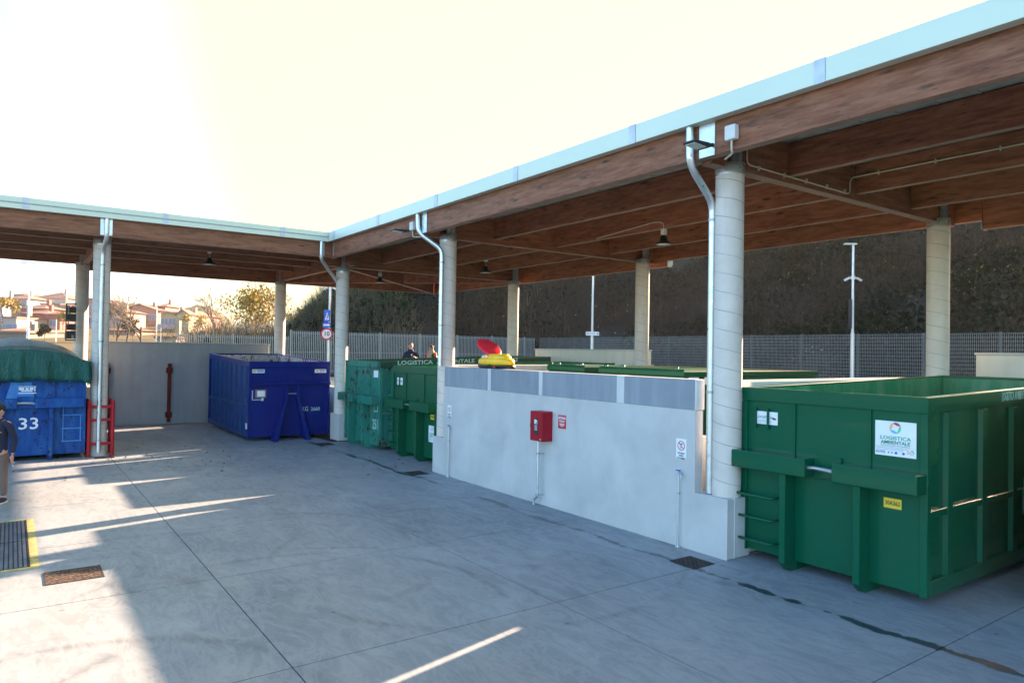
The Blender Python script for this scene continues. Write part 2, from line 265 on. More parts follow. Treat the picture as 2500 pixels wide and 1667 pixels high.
# ------------------------------------------------------------------ mesh helpers
class MB:
    def __init__(s): s.v = []; s.f = []; s.m = []; s.s = []
    def add(s, vs, fs, m=0, smooth=False):
        b = len(s.v); s.v += [tuple(v) for v in vs]
        for f in fs: s.f.append([b + i for i in f]); s.m.append(m); s.s.append(smooth)
    def box(s, x0, x1, y0, y1, z0, z1, m=0):
        x0, x1 = min(x0, x1), max(x0, x1); y0, y1 = min(y0, y1), max(y0, y1); z0, z1 = min(z0, z1), max(z0, z1)
        s.add([(x0, y0, z0), (x1, y0, z0), (x1, y1, z0), (x0, y1, z0), (x0, y0, z1), (x1, y0, z1), (x1, y1, z1), (x0, y1, z1)],
              [(0, 3, 2, 1), (4, 5, 6, 7), (0, 1, 5, 4), (1, 2, 6, 5), (2, 3, 7, 6), (3, 0, 4, 7)], m); return s
    def hexa(s, p, m=0):     # 8 points bottom 4 ccw, top 4 ccw
        s.add(p, [(0, 3, 2, 1), (4, 5, 6, 7), (0, 1, 5, 4), (1, 2, 6, 5), (2, 3, 7, 6), (3, 0, 4, 7)], m); return s
    def prism(s, poly, a, b, axis='Y', m=0):   # polygon extruded along an axis; poly given in the other two axes in order
        n = len(poly)
        def P(q, t): return {'X': (t, q[0], q[1]), 'Y': (q[0], t, q[1]), 'Z': (q[0], q[1], t)}[axis]
        vs = [P(q, a) for q in poly] + [P(q, b) for q in poly]
        s.add(vs, [tuple(range(n)), tuple(range(2 * n - 1, n - 1, -1))] + [(i, (i + 1) % n + 0, (i + 1) % n + n, i + n) for i in range(n)], m); return s
    def cyl(s, p0, p1, r0, r1=None, n=12, m=0, caps=True, smooth=True):
        r1 = r0 if r1 is None else r1; p0 = Vector(p0); p1 = Vector(p1); d = (p1 - p0).normalized()
        a = d.orthogonal().normalized(); b = d.cross(a)
        A = [p0 + (a * math.cos(2 * math.pi * i / n) + b * math.sin(2 * math.pi * i / n)) * r0 for i in range(n)]
        B = [p1 + (a * math.cos(2 * math.pi * i / n) + b * math.sin(2 * math.pi * i / n)) * r1 for i in range(n)]
        s.add(A + B, [(i, (i + 1) % n, (i + 1) % n + n, i + n) for i in range(n)], m, smooth)
        if caps: s.add(A, [tuple(reversed(range(n)))], m); s.add(B, [tuple(range(n))], m)
        return s
    def tube(s, pts, r, n=8, m=0, radii=None):
        pts = [Vector(p) for p in pts]; k = len(pts); rings = []; ref = None
        for i, p in enumerate(pts):
            d = (pts[min(i + 1, k - 1)] - pts[max(i - 1, 0)]).normalized()
            if ref is None: ref = d.orthogonal().normalized()
            a = (ref - d * ref.dot(d)); a = a.normalized() if a.length > 1e-6 else d.orthogonal().normalized(); ref = a; b = d.cross(a)
            rr = radii[i] if radii else r
            rings.append([p + (a * math.cos(2 * math.pi * j / n) + b * math.sin(2 * math.pi * j / n)) * rr for j in range(n)])
        vs = [v for rg in rings for v in rg]; fs = []
        for i in range(k - 1):
            for j in range(n): fs.append((i * n + j, i * n + (j + 1) % n, (i + 1) * n + (j + 1) % n, (i + 1) * n + j))
        s.add(vs, fs, m, True); s.add(rings[0], [tuple(reversed(range(n)))], m); s.add(rings[-1], [tuple(range(n))], m); return s
    def lathe(s, prof, c=(0, 0, 0), n=24, m=0, sx=1, sy=1, smooth=True):   # prof: (r, z)
        vs = []; fs = []; k = len(prof)
        for r, z in prof:
            for j in range(n): a = 2 * math.pi * j / n; vs.append((c[0] + r * math.cos(a) * sx, c[1] + r * math.sin(a) * sy, c[2] + z))
        for i in range(k - 1):
            for j in range(n): fs.append((i * n + j, i * n + (j + 1) % n, (i + 1) * n + (j + 1) % n, (i + 1) * n + j))
        s.add(vs, fs, m, smooth); s.add(vs[:n], [tuple(reversed(range(n)))], m); s.add(vs[-n:], [tuple(range(n))], m); return s
    def ell(s, c, r, m=0, nu=12, nv=8, rot=None):
        vs = []; fs = []; c = Vector(c)
        for i in range(nv + 1):
            t = math.pi * i / nv
            for j in range(nu):
                a = 2 * math.pi * j / nu; v = Vector((r[0] * math.sin(t) * math.cos(a), r[1] * math.sin(t) * math.sin(a), r[2] * math.cos(t)))
                if rot: v = rot @ v
                vs.append(c + v)
        for i in range(nv):
            for j in range(nu): fs.append((i * nu + j, (i + 1) * nu + j, (i + 1) * nu + (j + 1) % nu, i * nu + (j + 1) % nu))
        s.add(vs, fs, m, True); return s
    def build(s, name, mats, parent=None, loc=None, bevel=0, label=None, origin=None, rot=None):
        me = bpy.data.meshes.new(name)
        vs = s.v
        if origin is not None: vs = [(a - origin[0], b - origin[1], c - origin[2]) for a, b, c in vs]
        me.from_pydata(vs, [], s.f)
        mats = mats if isinstance(mats, (list, tuple)) else [mats]
        for mm in mats: me.materials.append(M[mm] if isinstance(mm, str) else mm)
        me.polygons.foreach_set('material_index', s.m); me.polygons.foreach_set('use_smooth', s.s); me.update()
        o = bpy.data.objects.new(name, me); COL.objects.link(o)
        if parent is not None: o.parent = parent
        if loc is not None: o.location = loc
        elif origin is not None and parent is None: o.location = origin
        if rot is not None: o.rotation_euler = rot
        if bevel:
            b = o.modifiers.new('bevel', 'BEVEL'); b.width = bevel; b.segments = 1; b.limit_method = 'ANGLE'; b.harden_normals = False
        if label: o['label'] = label
        return o

def tag(o, label=None, cat=None, group=None, kind=None):
    if label: o['label'] = label
    if cat: o['category'] = cat
    if group: o['group'] = group
    if kind: o['kind'] = kind
    return o
def thing(name, label, cat, loc=(0, 0, 0), rz=0.0, group=None, kind=None):
    o = bpy.data.objects.new(name, None); COL.objects.link(o); o.empty_display_size = 0.2
    o.location = loc; o.rotation_euler = (0, 0, rz); return tag(o, label, cat, group, kind)
def kids(o): return [c for c in bpy.data.objects if c.parent == o]
def dup(root, loc=None, rz=None, label=None, group=None, parent=None):
    allk = [(c, [g for g in kids(c)]) for c in kids(root)]
    r = root.copy(); COL.objects.link(r)
    if loc is not None: r.location = loc
    if rz is not None: r.rotation_euler = (0, 0, rz)
    if label: r['label'] = label
    if group: r['group'] = group
    if parent is not None: r.parent = parent
    for c, gs in allk:
        d = c.copy(); COL.objects.link(d); d.parent = r
        for g in gs: e = g.copy(); COL.objects.link(e); e.parent = d
    return r
WMEMO = {}
def text(s, size, mat, face, at, parent=None, name='lettering', align='CENTER', sx=1.0, depth=0.0015, bold=0.0, label=None):
    """face: '-X' or '-Y' in the frame of the parent; at = centre"""
    cu = bpy.data.curves.new('t', 'FONT'); cu.body = s; cu.size = size; cu.align_x = align; cu.align_y = 'CENTER'; cu.extrude = depth; cu.offset = bold; cu.resolution_u = 2
    to = bpy.data.objects.new('t', cu); me = bpy.data.meshes.new_from_object(to); bpy.data.objects.remove(to); bpy.data.curves.remove(cu)
    X = {'-X': (0, -1, 0), '-Y': (1, 0, 0), '+Z': (1, 0, 0), '+Y': (-1, 0, 0)}[face]; Y = (0, 0, 1) if face != '+Z' else (0, 1, 0)
    X = Vector(X); Y = Vector(Y); Z = X.cross(Y)
    me.transform(Matrix(((X.x * sx, Y.x, Z.x, at[0]), (X.y * sx, Y.y, Z.y, at[1]), (X.z * sx, Y.z, Z.z, at[2]), (0, 0, 0, 1))))
    me.materials.append(M[mat]); me.name = name
    o = bpy.data.objects.new(name, me); COL.objects.link(o)
    if parent is not None: o.parent = parent
    if label: o['label'] = label
    return o
def at(px, py, D):    # survey helper: world point seen at a photo pixel at forward distance D
    px, py, D = float(px), float(py), float(D)
    return Vector((0, 0, CAMZ)) + D * (CF + CR * ((px - 1250) / 1717.7) - CU * ((py - 833.5) / 1717.7))

# ------------------------------------------------------------------ setting: yard, platform, roads
g = MB(); g.box(-1500, 1500, -1500, 1500, -0.5, -0.14); tag(g.build('ground', 'asphalt'), 'grey ground round the depot', None, kind='structure')
yard = MB(); yard.box(-30, 16.0, -14, 29.0, -0.139, -0.055); yard = tag(yard.build('concrete_yard', 'joint'), 'pale concrete yard in the shade of the canopy', kind='structure')
XS = [-13.2, -10.13, -7.06, -4.0, -0.925, 2.145, 5.22, 8.195, 12.0, 15.99]
YS = [-8.9, -5.9, -2.85, 0.2, 3.262, 6.372, 9.345, 12.05, 15.13, 18.1, 21.1, 24.1, 27.0, 28.9]
for i in range(len(XS) - 1):
    for j in range(len(YS) - 1):
        if XS[i] > 8 and YS[j] > 21: continue
        b = MB(); gq = 0.0065; b.box(XS[i] + gq, XS[i + 1] - gq, YS[j] + gq, YS[j + 1] - gq, -0.05, 0.0)
        b.build('slab', 'floor', yard)
pl = MB(); pl.box(16.25, 27.6, -40, 36.1, -0.13, 1.4); pl.box(9.2, 16.25, 21.95, 36.1, -0.13, 1.4); pl.box(-60, 9.2, 29.2, 36.1, -0.13, 1.4)
tag(pl.build('upper_road', 'palecon'), 'raised road and platform behind the container bays', kind='structure')
rw_ = MB(); rw_.box(16.0, 16.248, -40, 29, -0.13, 1.9); rw_.box(9.0, 9.198, 22.1, 29.0, -0.13, 1.6); rw_.box(9.0, 16.0, 21.8, 21.948, -0.13, 1.6)
tag(rw_.build('retaining_wall', 'backwall'), 'low cream retaining wall along the raised road', 'wall')

# ------------------------------------------------------------------ canopy
CO = (8.55, 21.4, 0.0)
can = thing('canopy', 'L shaped timber beam canopy on round concrete columns with pale metal fascia', 'canopy', CO)
def cpart(mb, name, mat, bevel=0, label=None, parent=None): return mb.build(name, mat, can if parent is None else parent, origin=CO, bevel=bevel, label=label)
ZB = 5.68; ZT = 6.27
BW = 0.16
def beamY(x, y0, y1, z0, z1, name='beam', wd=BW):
    b = MB(); b.box(x, x + wd, y0, y1, z0, z1); b.m[0] = 1; return cpart(b, name, ['woodY', 'bouncelit'], 0.006)
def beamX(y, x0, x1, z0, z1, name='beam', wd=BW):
    b = MB(); b.box(x0, x1, y, y + wd, z0, z1); b.m[0] = 1; return cpart(b, name, ['woodX', 'bouncelit'], 0.006)
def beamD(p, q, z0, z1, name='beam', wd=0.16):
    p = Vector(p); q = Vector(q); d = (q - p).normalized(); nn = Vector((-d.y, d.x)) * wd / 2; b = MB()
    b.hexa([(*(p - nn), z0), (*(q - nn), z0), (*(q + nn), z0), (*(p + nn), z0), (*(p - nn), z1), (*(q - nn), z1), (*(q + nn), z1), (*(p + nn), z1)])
    b.m[0] = 1; return cpart(b, name, ['woodX', 'bouncelit'], 0.004)
FY = 20.77    # front face of the left wing
# right wing front beam in two lengths, left wing front beam
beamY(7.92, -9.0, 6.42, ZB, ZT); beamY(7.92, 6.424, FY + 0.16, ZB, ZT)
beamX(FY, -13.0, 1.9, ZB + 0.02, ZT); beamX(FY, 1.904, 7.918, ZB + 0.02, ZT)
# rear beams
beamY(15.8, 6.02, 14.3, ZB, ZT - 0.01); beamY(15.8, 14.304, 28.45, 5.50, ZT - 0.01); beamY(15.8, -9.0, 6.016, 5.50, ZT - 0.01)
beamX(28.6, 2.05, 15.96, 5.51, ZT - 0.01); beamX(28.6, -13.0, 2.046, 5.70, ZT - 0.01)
ep = MB(); ep.box(15.77, 15.99, 14.285, 14.30, 5.49, 5.68); cpart(ep, 'end_plate', 'galv'); ep = MB(); ep.box(15.77, 15.99, 6.018, 6.03, 5.49, 5.68); cpart(ep, 'end_plate', 'galv')
# cross beams over the columns
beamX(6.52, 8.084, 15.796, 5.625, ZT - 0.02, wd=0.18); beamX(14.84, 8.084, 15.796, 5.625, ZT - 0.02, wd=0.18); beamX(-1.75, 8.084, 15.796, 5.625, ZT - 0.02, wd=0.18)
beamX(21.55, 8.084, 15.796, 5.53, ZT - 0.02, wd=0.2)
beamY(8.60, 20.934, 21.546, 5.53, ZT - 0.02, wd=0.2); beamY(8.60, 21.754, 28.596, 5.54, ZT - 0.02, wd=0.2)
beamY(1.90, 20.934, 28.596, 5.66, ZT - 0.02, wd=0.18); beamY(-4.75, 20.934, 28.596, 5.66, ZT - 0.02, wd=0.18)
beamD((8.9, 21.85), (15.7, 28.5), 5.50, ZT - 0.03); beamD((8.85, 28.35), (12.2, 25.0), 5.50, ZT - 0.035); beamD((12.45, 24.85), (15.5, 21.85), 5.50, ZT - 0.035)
# purlins between the cross beams
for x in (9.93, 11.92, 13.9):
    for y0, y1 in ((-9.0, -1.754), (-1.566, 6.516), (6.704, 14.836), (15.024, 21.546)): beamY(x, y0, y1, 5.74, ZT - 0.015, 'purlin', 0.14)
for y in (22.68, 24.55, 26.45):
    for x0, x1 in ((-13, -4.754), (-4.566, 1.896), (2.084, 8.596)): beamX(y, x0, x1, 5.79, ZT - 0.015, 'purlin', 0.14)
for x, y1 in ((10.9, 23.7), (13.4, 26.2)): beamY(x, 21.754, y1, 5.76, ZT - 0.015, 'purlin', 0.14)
# deck, one panel per bay, with ribs
dk = MB()
dk.box(7.84, 16.3, -9.5, 20.6, 6.275, 6.30); dk.box(-13.5, 16.3, 20.6, 29.1, 6.275, 6.30)
y = -9.2
while y < 20.5: dk.box(7.95, 16.2, y, y + 0.05, 6.262, 6.2745); y += 0.5
x = -13
while x < 16: dk.box(x, x + 0.05, 20.8, 29.0, 6.262, 6.2745); x += 0.5
cpart(dk, 'roof_deck', 'deck', label='pale green grey metal roof deck')
rt = MB(); rt.box(7.80, 16.35, -9.5, 20.62, 6.304, 6.40); rt.box(-13.5, 16.35, 20.64, 29.15, 6.304, 6.40); cpart(rt, 'roof_sheet', 'galvd')
# gutter fascia : panels with cover strips, dark soffit strip behind
FX = 7.76; FYF = 20.62; FZ0, FZ1 = 6.145, 6.43
ys = [-9.3, -4.67, -1.57, 1.53, 4.63, 7.73, 10.82, 13.92, 17.02, 20.13, 20.58]
for a, b_ in zip(ys[:-1], ys[1:]):
    p = MB(); e = 0.004
    p.box(FX, FX + 0.02, a + e, b_ - e, FZ0, FZ1); p.box(FX + 0.021, 7.915, a + e, b_ - e, FZ0 + 0.002, FZ0 + 0.02); p.box(FX + 0.021, 7.86, a + e, b_ - e, FZ1 - 0.02, FZ1 - 0.002)
    cpart(p, 'fascia_panel', 'fascia', 0.003)
xs = [-13, -9.05, -5.98, -2.91, 0.16, 3.23, 6.33, FX + 0.02]
for a, b_ in zip(xs[:-1], xs[1:]):
    p = MB(); e = 0.004
    p.box(a + e, b_ - e, FYF, FYF + 0.02, FZ0, FZ1); p.box(a + e, b_ - e, FYF + 0.021, 20.765, FZ0 + 0.002, FZ0 + 0.02); p.box(a + e, b_ - e, FYF + 0.021, 20.72, FZ1 - 0.02, FZ1 - 0.002)
    cpart(p, 'fascia_panel', 'fascia', 0.003)
for y in ys[1:-1]:
    p = MB(); p.box(FX - 0.006, FX - 0.001, y - 0.01, y + 0.13, FZ0 - 0.004, FZ1 + 0.004); p.box(FX - 0.008, FX - 0.0015, y - 0.016, y - 0.01, FZ0 - 0.004, FZ1 + 0.004, 1); cpart(p, 'cover_strip', ['fasciajoint', 'galvd'])
for x in xs[1:-1]:
    p = MB(); p.box(x - 0.02, x + 0.12, FYF - 0.006, FYF - 0.001, FZ0 - 0.004, FZ1 + 0.004); cpart(p, 'cover_strip', 'fasciajoint')
p = MB(); p.box(FX - 0.007, FX + 0.02, FYF - 0.02, FYF + 0.0, FZ0 - 0.004, FZ1 + 0.004); cpart(p, 'cover_strip', 'fasciajoint')

# columns with a galvanised collar and a steel fin on top
def column(x, y, ztop, z0=0.0, finh=0.0, r=0.205):
    m = MB(); m.lathe([(r, z0), (r, ztop - 0.16)], n=40)
    o = m.build('column', 'column', can, loc=(x - CO[0], y - CO[1], 0))
    c = MB(); c.lathe([(r + 0.007, ztop - 0.17), (r + 0.007, ztop), (r - 0.02, ztop), (r - 0.02, ztop - 0.03)], n=40); c.build('collar', 'cap', o)
    f = MB(); f.box(-0.10, 0.0, -0.12, -0.075, ztop - 0.03, ZT - 0.03); f.box(0.02, 0.12, -0.12, -0.075, ztop - 0.03, ZT - 0.03); f.box(-0.005, 0.025, -0.15, -0.07, ztop - 0.03, ZT - 0.03)
    f.build('steel_fin', 'galvd', o)
    return o
column(8.58, 6.585, 5.70, 0.85); column(8.58, 14.80, 5.70, 0.85); column(8.6, 21.50, 5.50, 0.85)
column(15.2, 6.58, 5.70); column(15.2, 14.75, 5.70); column(15.2, 21.33, 5.52, 1.2); column(8.62, 27.95, 5.49); column(1.91, 21.5, 5.71); column(1.92, 28.0, 5.70)
column(8.58, -1.68, 5.70); column(15.2, -1.68, 5.70); column(-4.75, 21.5, 5.71); column(-4.75, 28.0, 5.70)

# rainwater pipes
def downpipe(pts, r=0.055, clips=(), plate=None):
    m = MB(); m.tube(pts, r, 14)
    o = cpart(m, 'downpipe', 'galv')
    t = pts[0]; c = MB(); c.cyl((t[0], t[1], t[2] - 0.02), (t[0], t[1], t[2] + 0.03), r + 0.012, n=14); cpart(c, 'pipe_collar', 'galvd')
    for z in clips:
        c = MB()
        p0 = pts[-1]; c.cyl((p0[0], p0[1], z - 0.02), (p0[0], p0[1], z + 0.02), r + 0.01, n=14); cpart(c, 'pipe_clip', 'galvd')
    if plate: q = MB(); q.box(*plate); cpart(q, 'splice_plate', 'galv')
def bend(a, b, c, k=5):      # rounded corner points
    a, b, c = Vector(a), Vector(b), Vector(c); return [(a.lerp(b, t / k)).lerp(b.lerp(c, t / k), t / k) for t in range(k + 1)]
def pipe_path(pts, rad=0.16):
    P = [Vector(p) for p in pts]; o = [P[0]]
    for i in range(1, len(P) - 1):
        a = P[i] + (P[i - 1] - P[i]).normalized() * min(rad, (P[i - 1] - P[i]).length * 0.45); c = P[i] + (P[i + 1] - P[i]).normalized() * min(rad, (P[i + 1] - P[i]).length * 0.45)
        o += bend(a, P[i], c)
    return o + [P[-1]]
downpipe(pipe_path([(7.845, 6.72, 6.15), (7.845, 6.71, 5.60), (8.45, 6.79, 5.15), (8.45, 6.79, 0.86)]), clips=(4.9, 2.35), plate=(7.905, 7.917, 6.33, 6.60, ZB, 6.2))
downpipe(pipe_path([(7.845, 14.99, 6.15), (7.845, 14.96, 5.70), (8.31, 14.62, 5.30), (8.31, 14.62, 2.54)]), clips=(5.0, 3.5), plate=(7.905, 7.917, 14.66, 14.90, ZB, 6.2))
downpipe(pipe_path([(7.58, 20.69, 6.15), (7.58, 20.69, 5.60), (8.70, 21.80, 4.86), (8.72, 21.82, 4.5), (8.72, 21.82, 0.9)]), clips=(4.2,))
downpipe(pipe_path([(1.93, 20.69, 6.15), (1.93, 20.69, 5.62), (1.90, 21.22, 5.42), (1.90, 21.22, 0.1)]), clips=(5.0, 3.0, 0.42), plate=(1.79, 1.92 + 0.14, 20.755, 20.767, ZB + 0.04, 6.2))
q = MB(); q.box(7.62, 7.70, 20.755, 20.768, 5.72, 6.12); q.box(7.905, 7.918, 20.52, 20.60, 5.72, 6.12); cpart(q, 'angle_bracket', 'galv')

# ------------------------------------------------------------------ walls
WO = (8.29, 10.6, 0.0)
wall = thing('bay_wall', 'long white plastered wall with grey upper panels between the two front columns', 'wall', WO)
def wpart(mb, name, mat, bevel=0.0, label=None): return mb.build(name, mat, wall, origin=WO, bevel=bevel, label=label)
b = MB(); b.prism([(6.35, 0.0), (14.86, 0.0), (14.86, 0.85), (14.36, 0.85), (14.36, 2.07), (6.94, 2.07), (6.94, 0.85), (6.35, 0.85)], 8.29, 8.46, 'X'); wpart(b, 'wall_body', 'plaster', 0.01)
for y0_, y1_ in ((6.352, 6.98), (14.3, 14.858)): b = MB(); b.box(8.461, 8.82, y0_, y1_, 0.0, 0.849); wpart(b, 'column_plinth', 'plaster', 0.01)
pys = [6.955, 8.42, 8.60, 10.62, 10.74, 12.40, 12.52, 14.35]
for k in range(0, 8, 2):
    b = MB(); b.box(8.282, 8.475, pys[k], pys[k + 1], 2.072, 2.53); wpart(b, 'grey_panel', 'band', 0.006)
for k in (1, 3, 5):
    b = MB(); b.box(8.280, 8.477, pys[k] + 0.002, pys[k + 1] - 0.002, 2.072, 2.531); wpart(b, 'white_joint_strip', 'bandstrip', 0.004)
b = MB(); b.box(8.284, 8.473, 6.91, 6.953, 2.072, 2.531); wpart(b, 'white_joint_strip', 'bandstrip', 0.01)
b = MB(); b.box(8.95, 9.15, 6.64, 7.6, 0.0, 1.60); tag(b.build('low_block', 'greywall', origin=(9.05, 7.1, 0), bevel=0.01), 'low grey block in the gap between the nearest column and the white wall', 'block')
# short pier under the corner column
b = MB(); b.box(8.44, 8.9, 21.25, 21.93, 0.0, 0.85); b.box(8.86, 9.0, 21.95, 22.3, 0, 2.1); tag(b.build('column_pier', 'plaster', origin=(8.65, 21.6, 0), bevel=0.012), 'white pier block under the corner column', 'pier')
# partitions running back under the roof
b = MB(); b.box(8.92, 15.9, 6.42, 6.62, 0, 2.53); tag(b.build('partition_wall', 'backwall', origin=(12, 6.5, 0), bevel=0.02), 'cream partition wall running back behind the nearest green container', 'wall', 'partition walls under the canopy')
b = MB(); b.box(8.92, 15.9, 14.86, 15.0, 0, 2.56); tag(b.build('partition_wall', 'backwall', origin=(12, 14.9, 0), bevel=0.02), 'cream partition wall running back behind the yellow and red plastic disc', 'wall', 'partition walls under the canopy')
# back walls
def backwall(x0, x1, y0, y1, z1, mat, label, capm='plaster'):
    c = ((x0 + x1) / 2, (y0 + y1) / 2, 0); t = thing('back_wall', label, 'wall', c)
    b = MB(); b.box(x0, x1, y0, y1, 0, z1 - 0.05); b.build('wall_body', mat, t, origin=c, bevel=0.01)
    b = MB(); b.box(x0 - 0.02, x1 + 0.02, y0 - 0.02, y1 + 0.02, z1 - 0.048, z1); b.build('coping', capm, t, origin=c, bevel=0.006); return t
backwall(2.62, 8.50, 28.9, 29.12, 3.05, 'greywall', 'grey plastered wall behind the blue open container', 'greywall')
backwall(16.0, 16.2, 15.3, 21.0, 3.03, 'backwall', 'cream wall standing between the two rear columns behind the wall with grey panels')
backwall(16.0, 16.2, -6.0, 6.2, 3.03, 'backwall', 'cream wall behind the nearest green container at the right edge')
b = MB(); b.lathe([(0.10, 1.2), (0.10, 2.78), (0.125, 2.79), (0.125, 2.93), (0.0, 2.94)], n=16); tag(b.build('vent_pipe', 'backwall', loc=(15.85, 15.55, 0)), 'cream capped pipe beside the rear column at the wall end', 'pipe')
# buffers on the rear wall of the left bay
def buffer(x, label):
    t = thing('buffer_post', label, 'buffer', (x, 28.84, 0), group='dark red buffer posts on the grey wall')
    b = MB(); b.box(-0.055, 0.055, -0.10, 0.05, 0.08, 2.26); b.build('rail', 'redark', t, bevel=0.01)
    for z in (0.25, 1.90): b = MB(); b.box(-0.11, 0.11, -0.04, 0.055, z, z + 0.2); b.build('bracket', 'redark', t, bevel=0.01)
buffer(4.83, 'dark red buffer post on the grey wall beside the blue container')
buffer(2.80, 'dark red buffer post on the grey wall partly behind the column with the red guard')

# ------------------------------------------------------------------ fences
def palisade(name, pts_x, y, z0, z1, label, bar=0.10, postw=2.5, mat='fence'):
    x0, x1 = pts_x; t = thing(name, label, 'fence', ((x0 + x1) / 2, y, z0)); O = t.location
    x = x0
    while x < x1 - 0.05:
        e = min(x + postw, x1)
        p = MB(); p.box(x - 0.03, x + 0.03, y - 0.03, y + 0.03, 1.3, z1 + 0.05); p.build('post', mat, t, origin=O)
        p = MB(); k = x + bar
        while k < e - 0.04: p.box(k - 0.012, k + 0.012, y - 0.02, y + 0.02, z0, z1); k += bar
        for zz in (z0 + 0.1, (z0 + z1) / 2, z1 - 0.12): p.box(x + 0.03, e - 0.03, y - 0.008, y + 0.008, zz, zz + 0.02)
        p.build('grating_panel', mat, t, origin=O)
        x = e
palisade('palisade_fence', (6.4, 11.7), 36.2, 1.6, 3.50, 'lower length of galvanised bar fence beyond the grey wall and blue container')
palisade('palisade_fence', (11.75, 27.6), 36.25, 1.6, 3.80, 'taller galvanised bar fence below the dark bank behind the two standing people')
t = thing('mesh_fence', 'dark wire mesh fence on a low kerb wall at the foot of the dark hillside', 'fence', (27.75, 12, 1.4)); O = t.location
b = MB(); b.box(27.66, 27.84, -30, 36.0, 1.3, 1.95); b.build('kerb_wall', 'backwall', t, origin=O)
y = -30
while y < 35.9:
    e = min(y + 2.5, 36.0); p = MB(); p.box(27.72, 27.78, y - 0.03, y + 0.03, 1.95, 3.85); p.build('post', 'fencedark', t, origin=O)
    p = MB(); k = y + 0.07
    while k < e - 0.03: p.box(27.742, 27.750, k - 0.0045, k + 0.0045, 1.97, 3.80); k += 0.066
    z = 1.98
    while z < 3.82: p.box(27.75, 27.758, y + 0.03, e - 0.03, z - 0.006, z + 0.006); z += 0.14
    p.build('mesh_panel', 'meshwire', t, origin=O)
    y = e

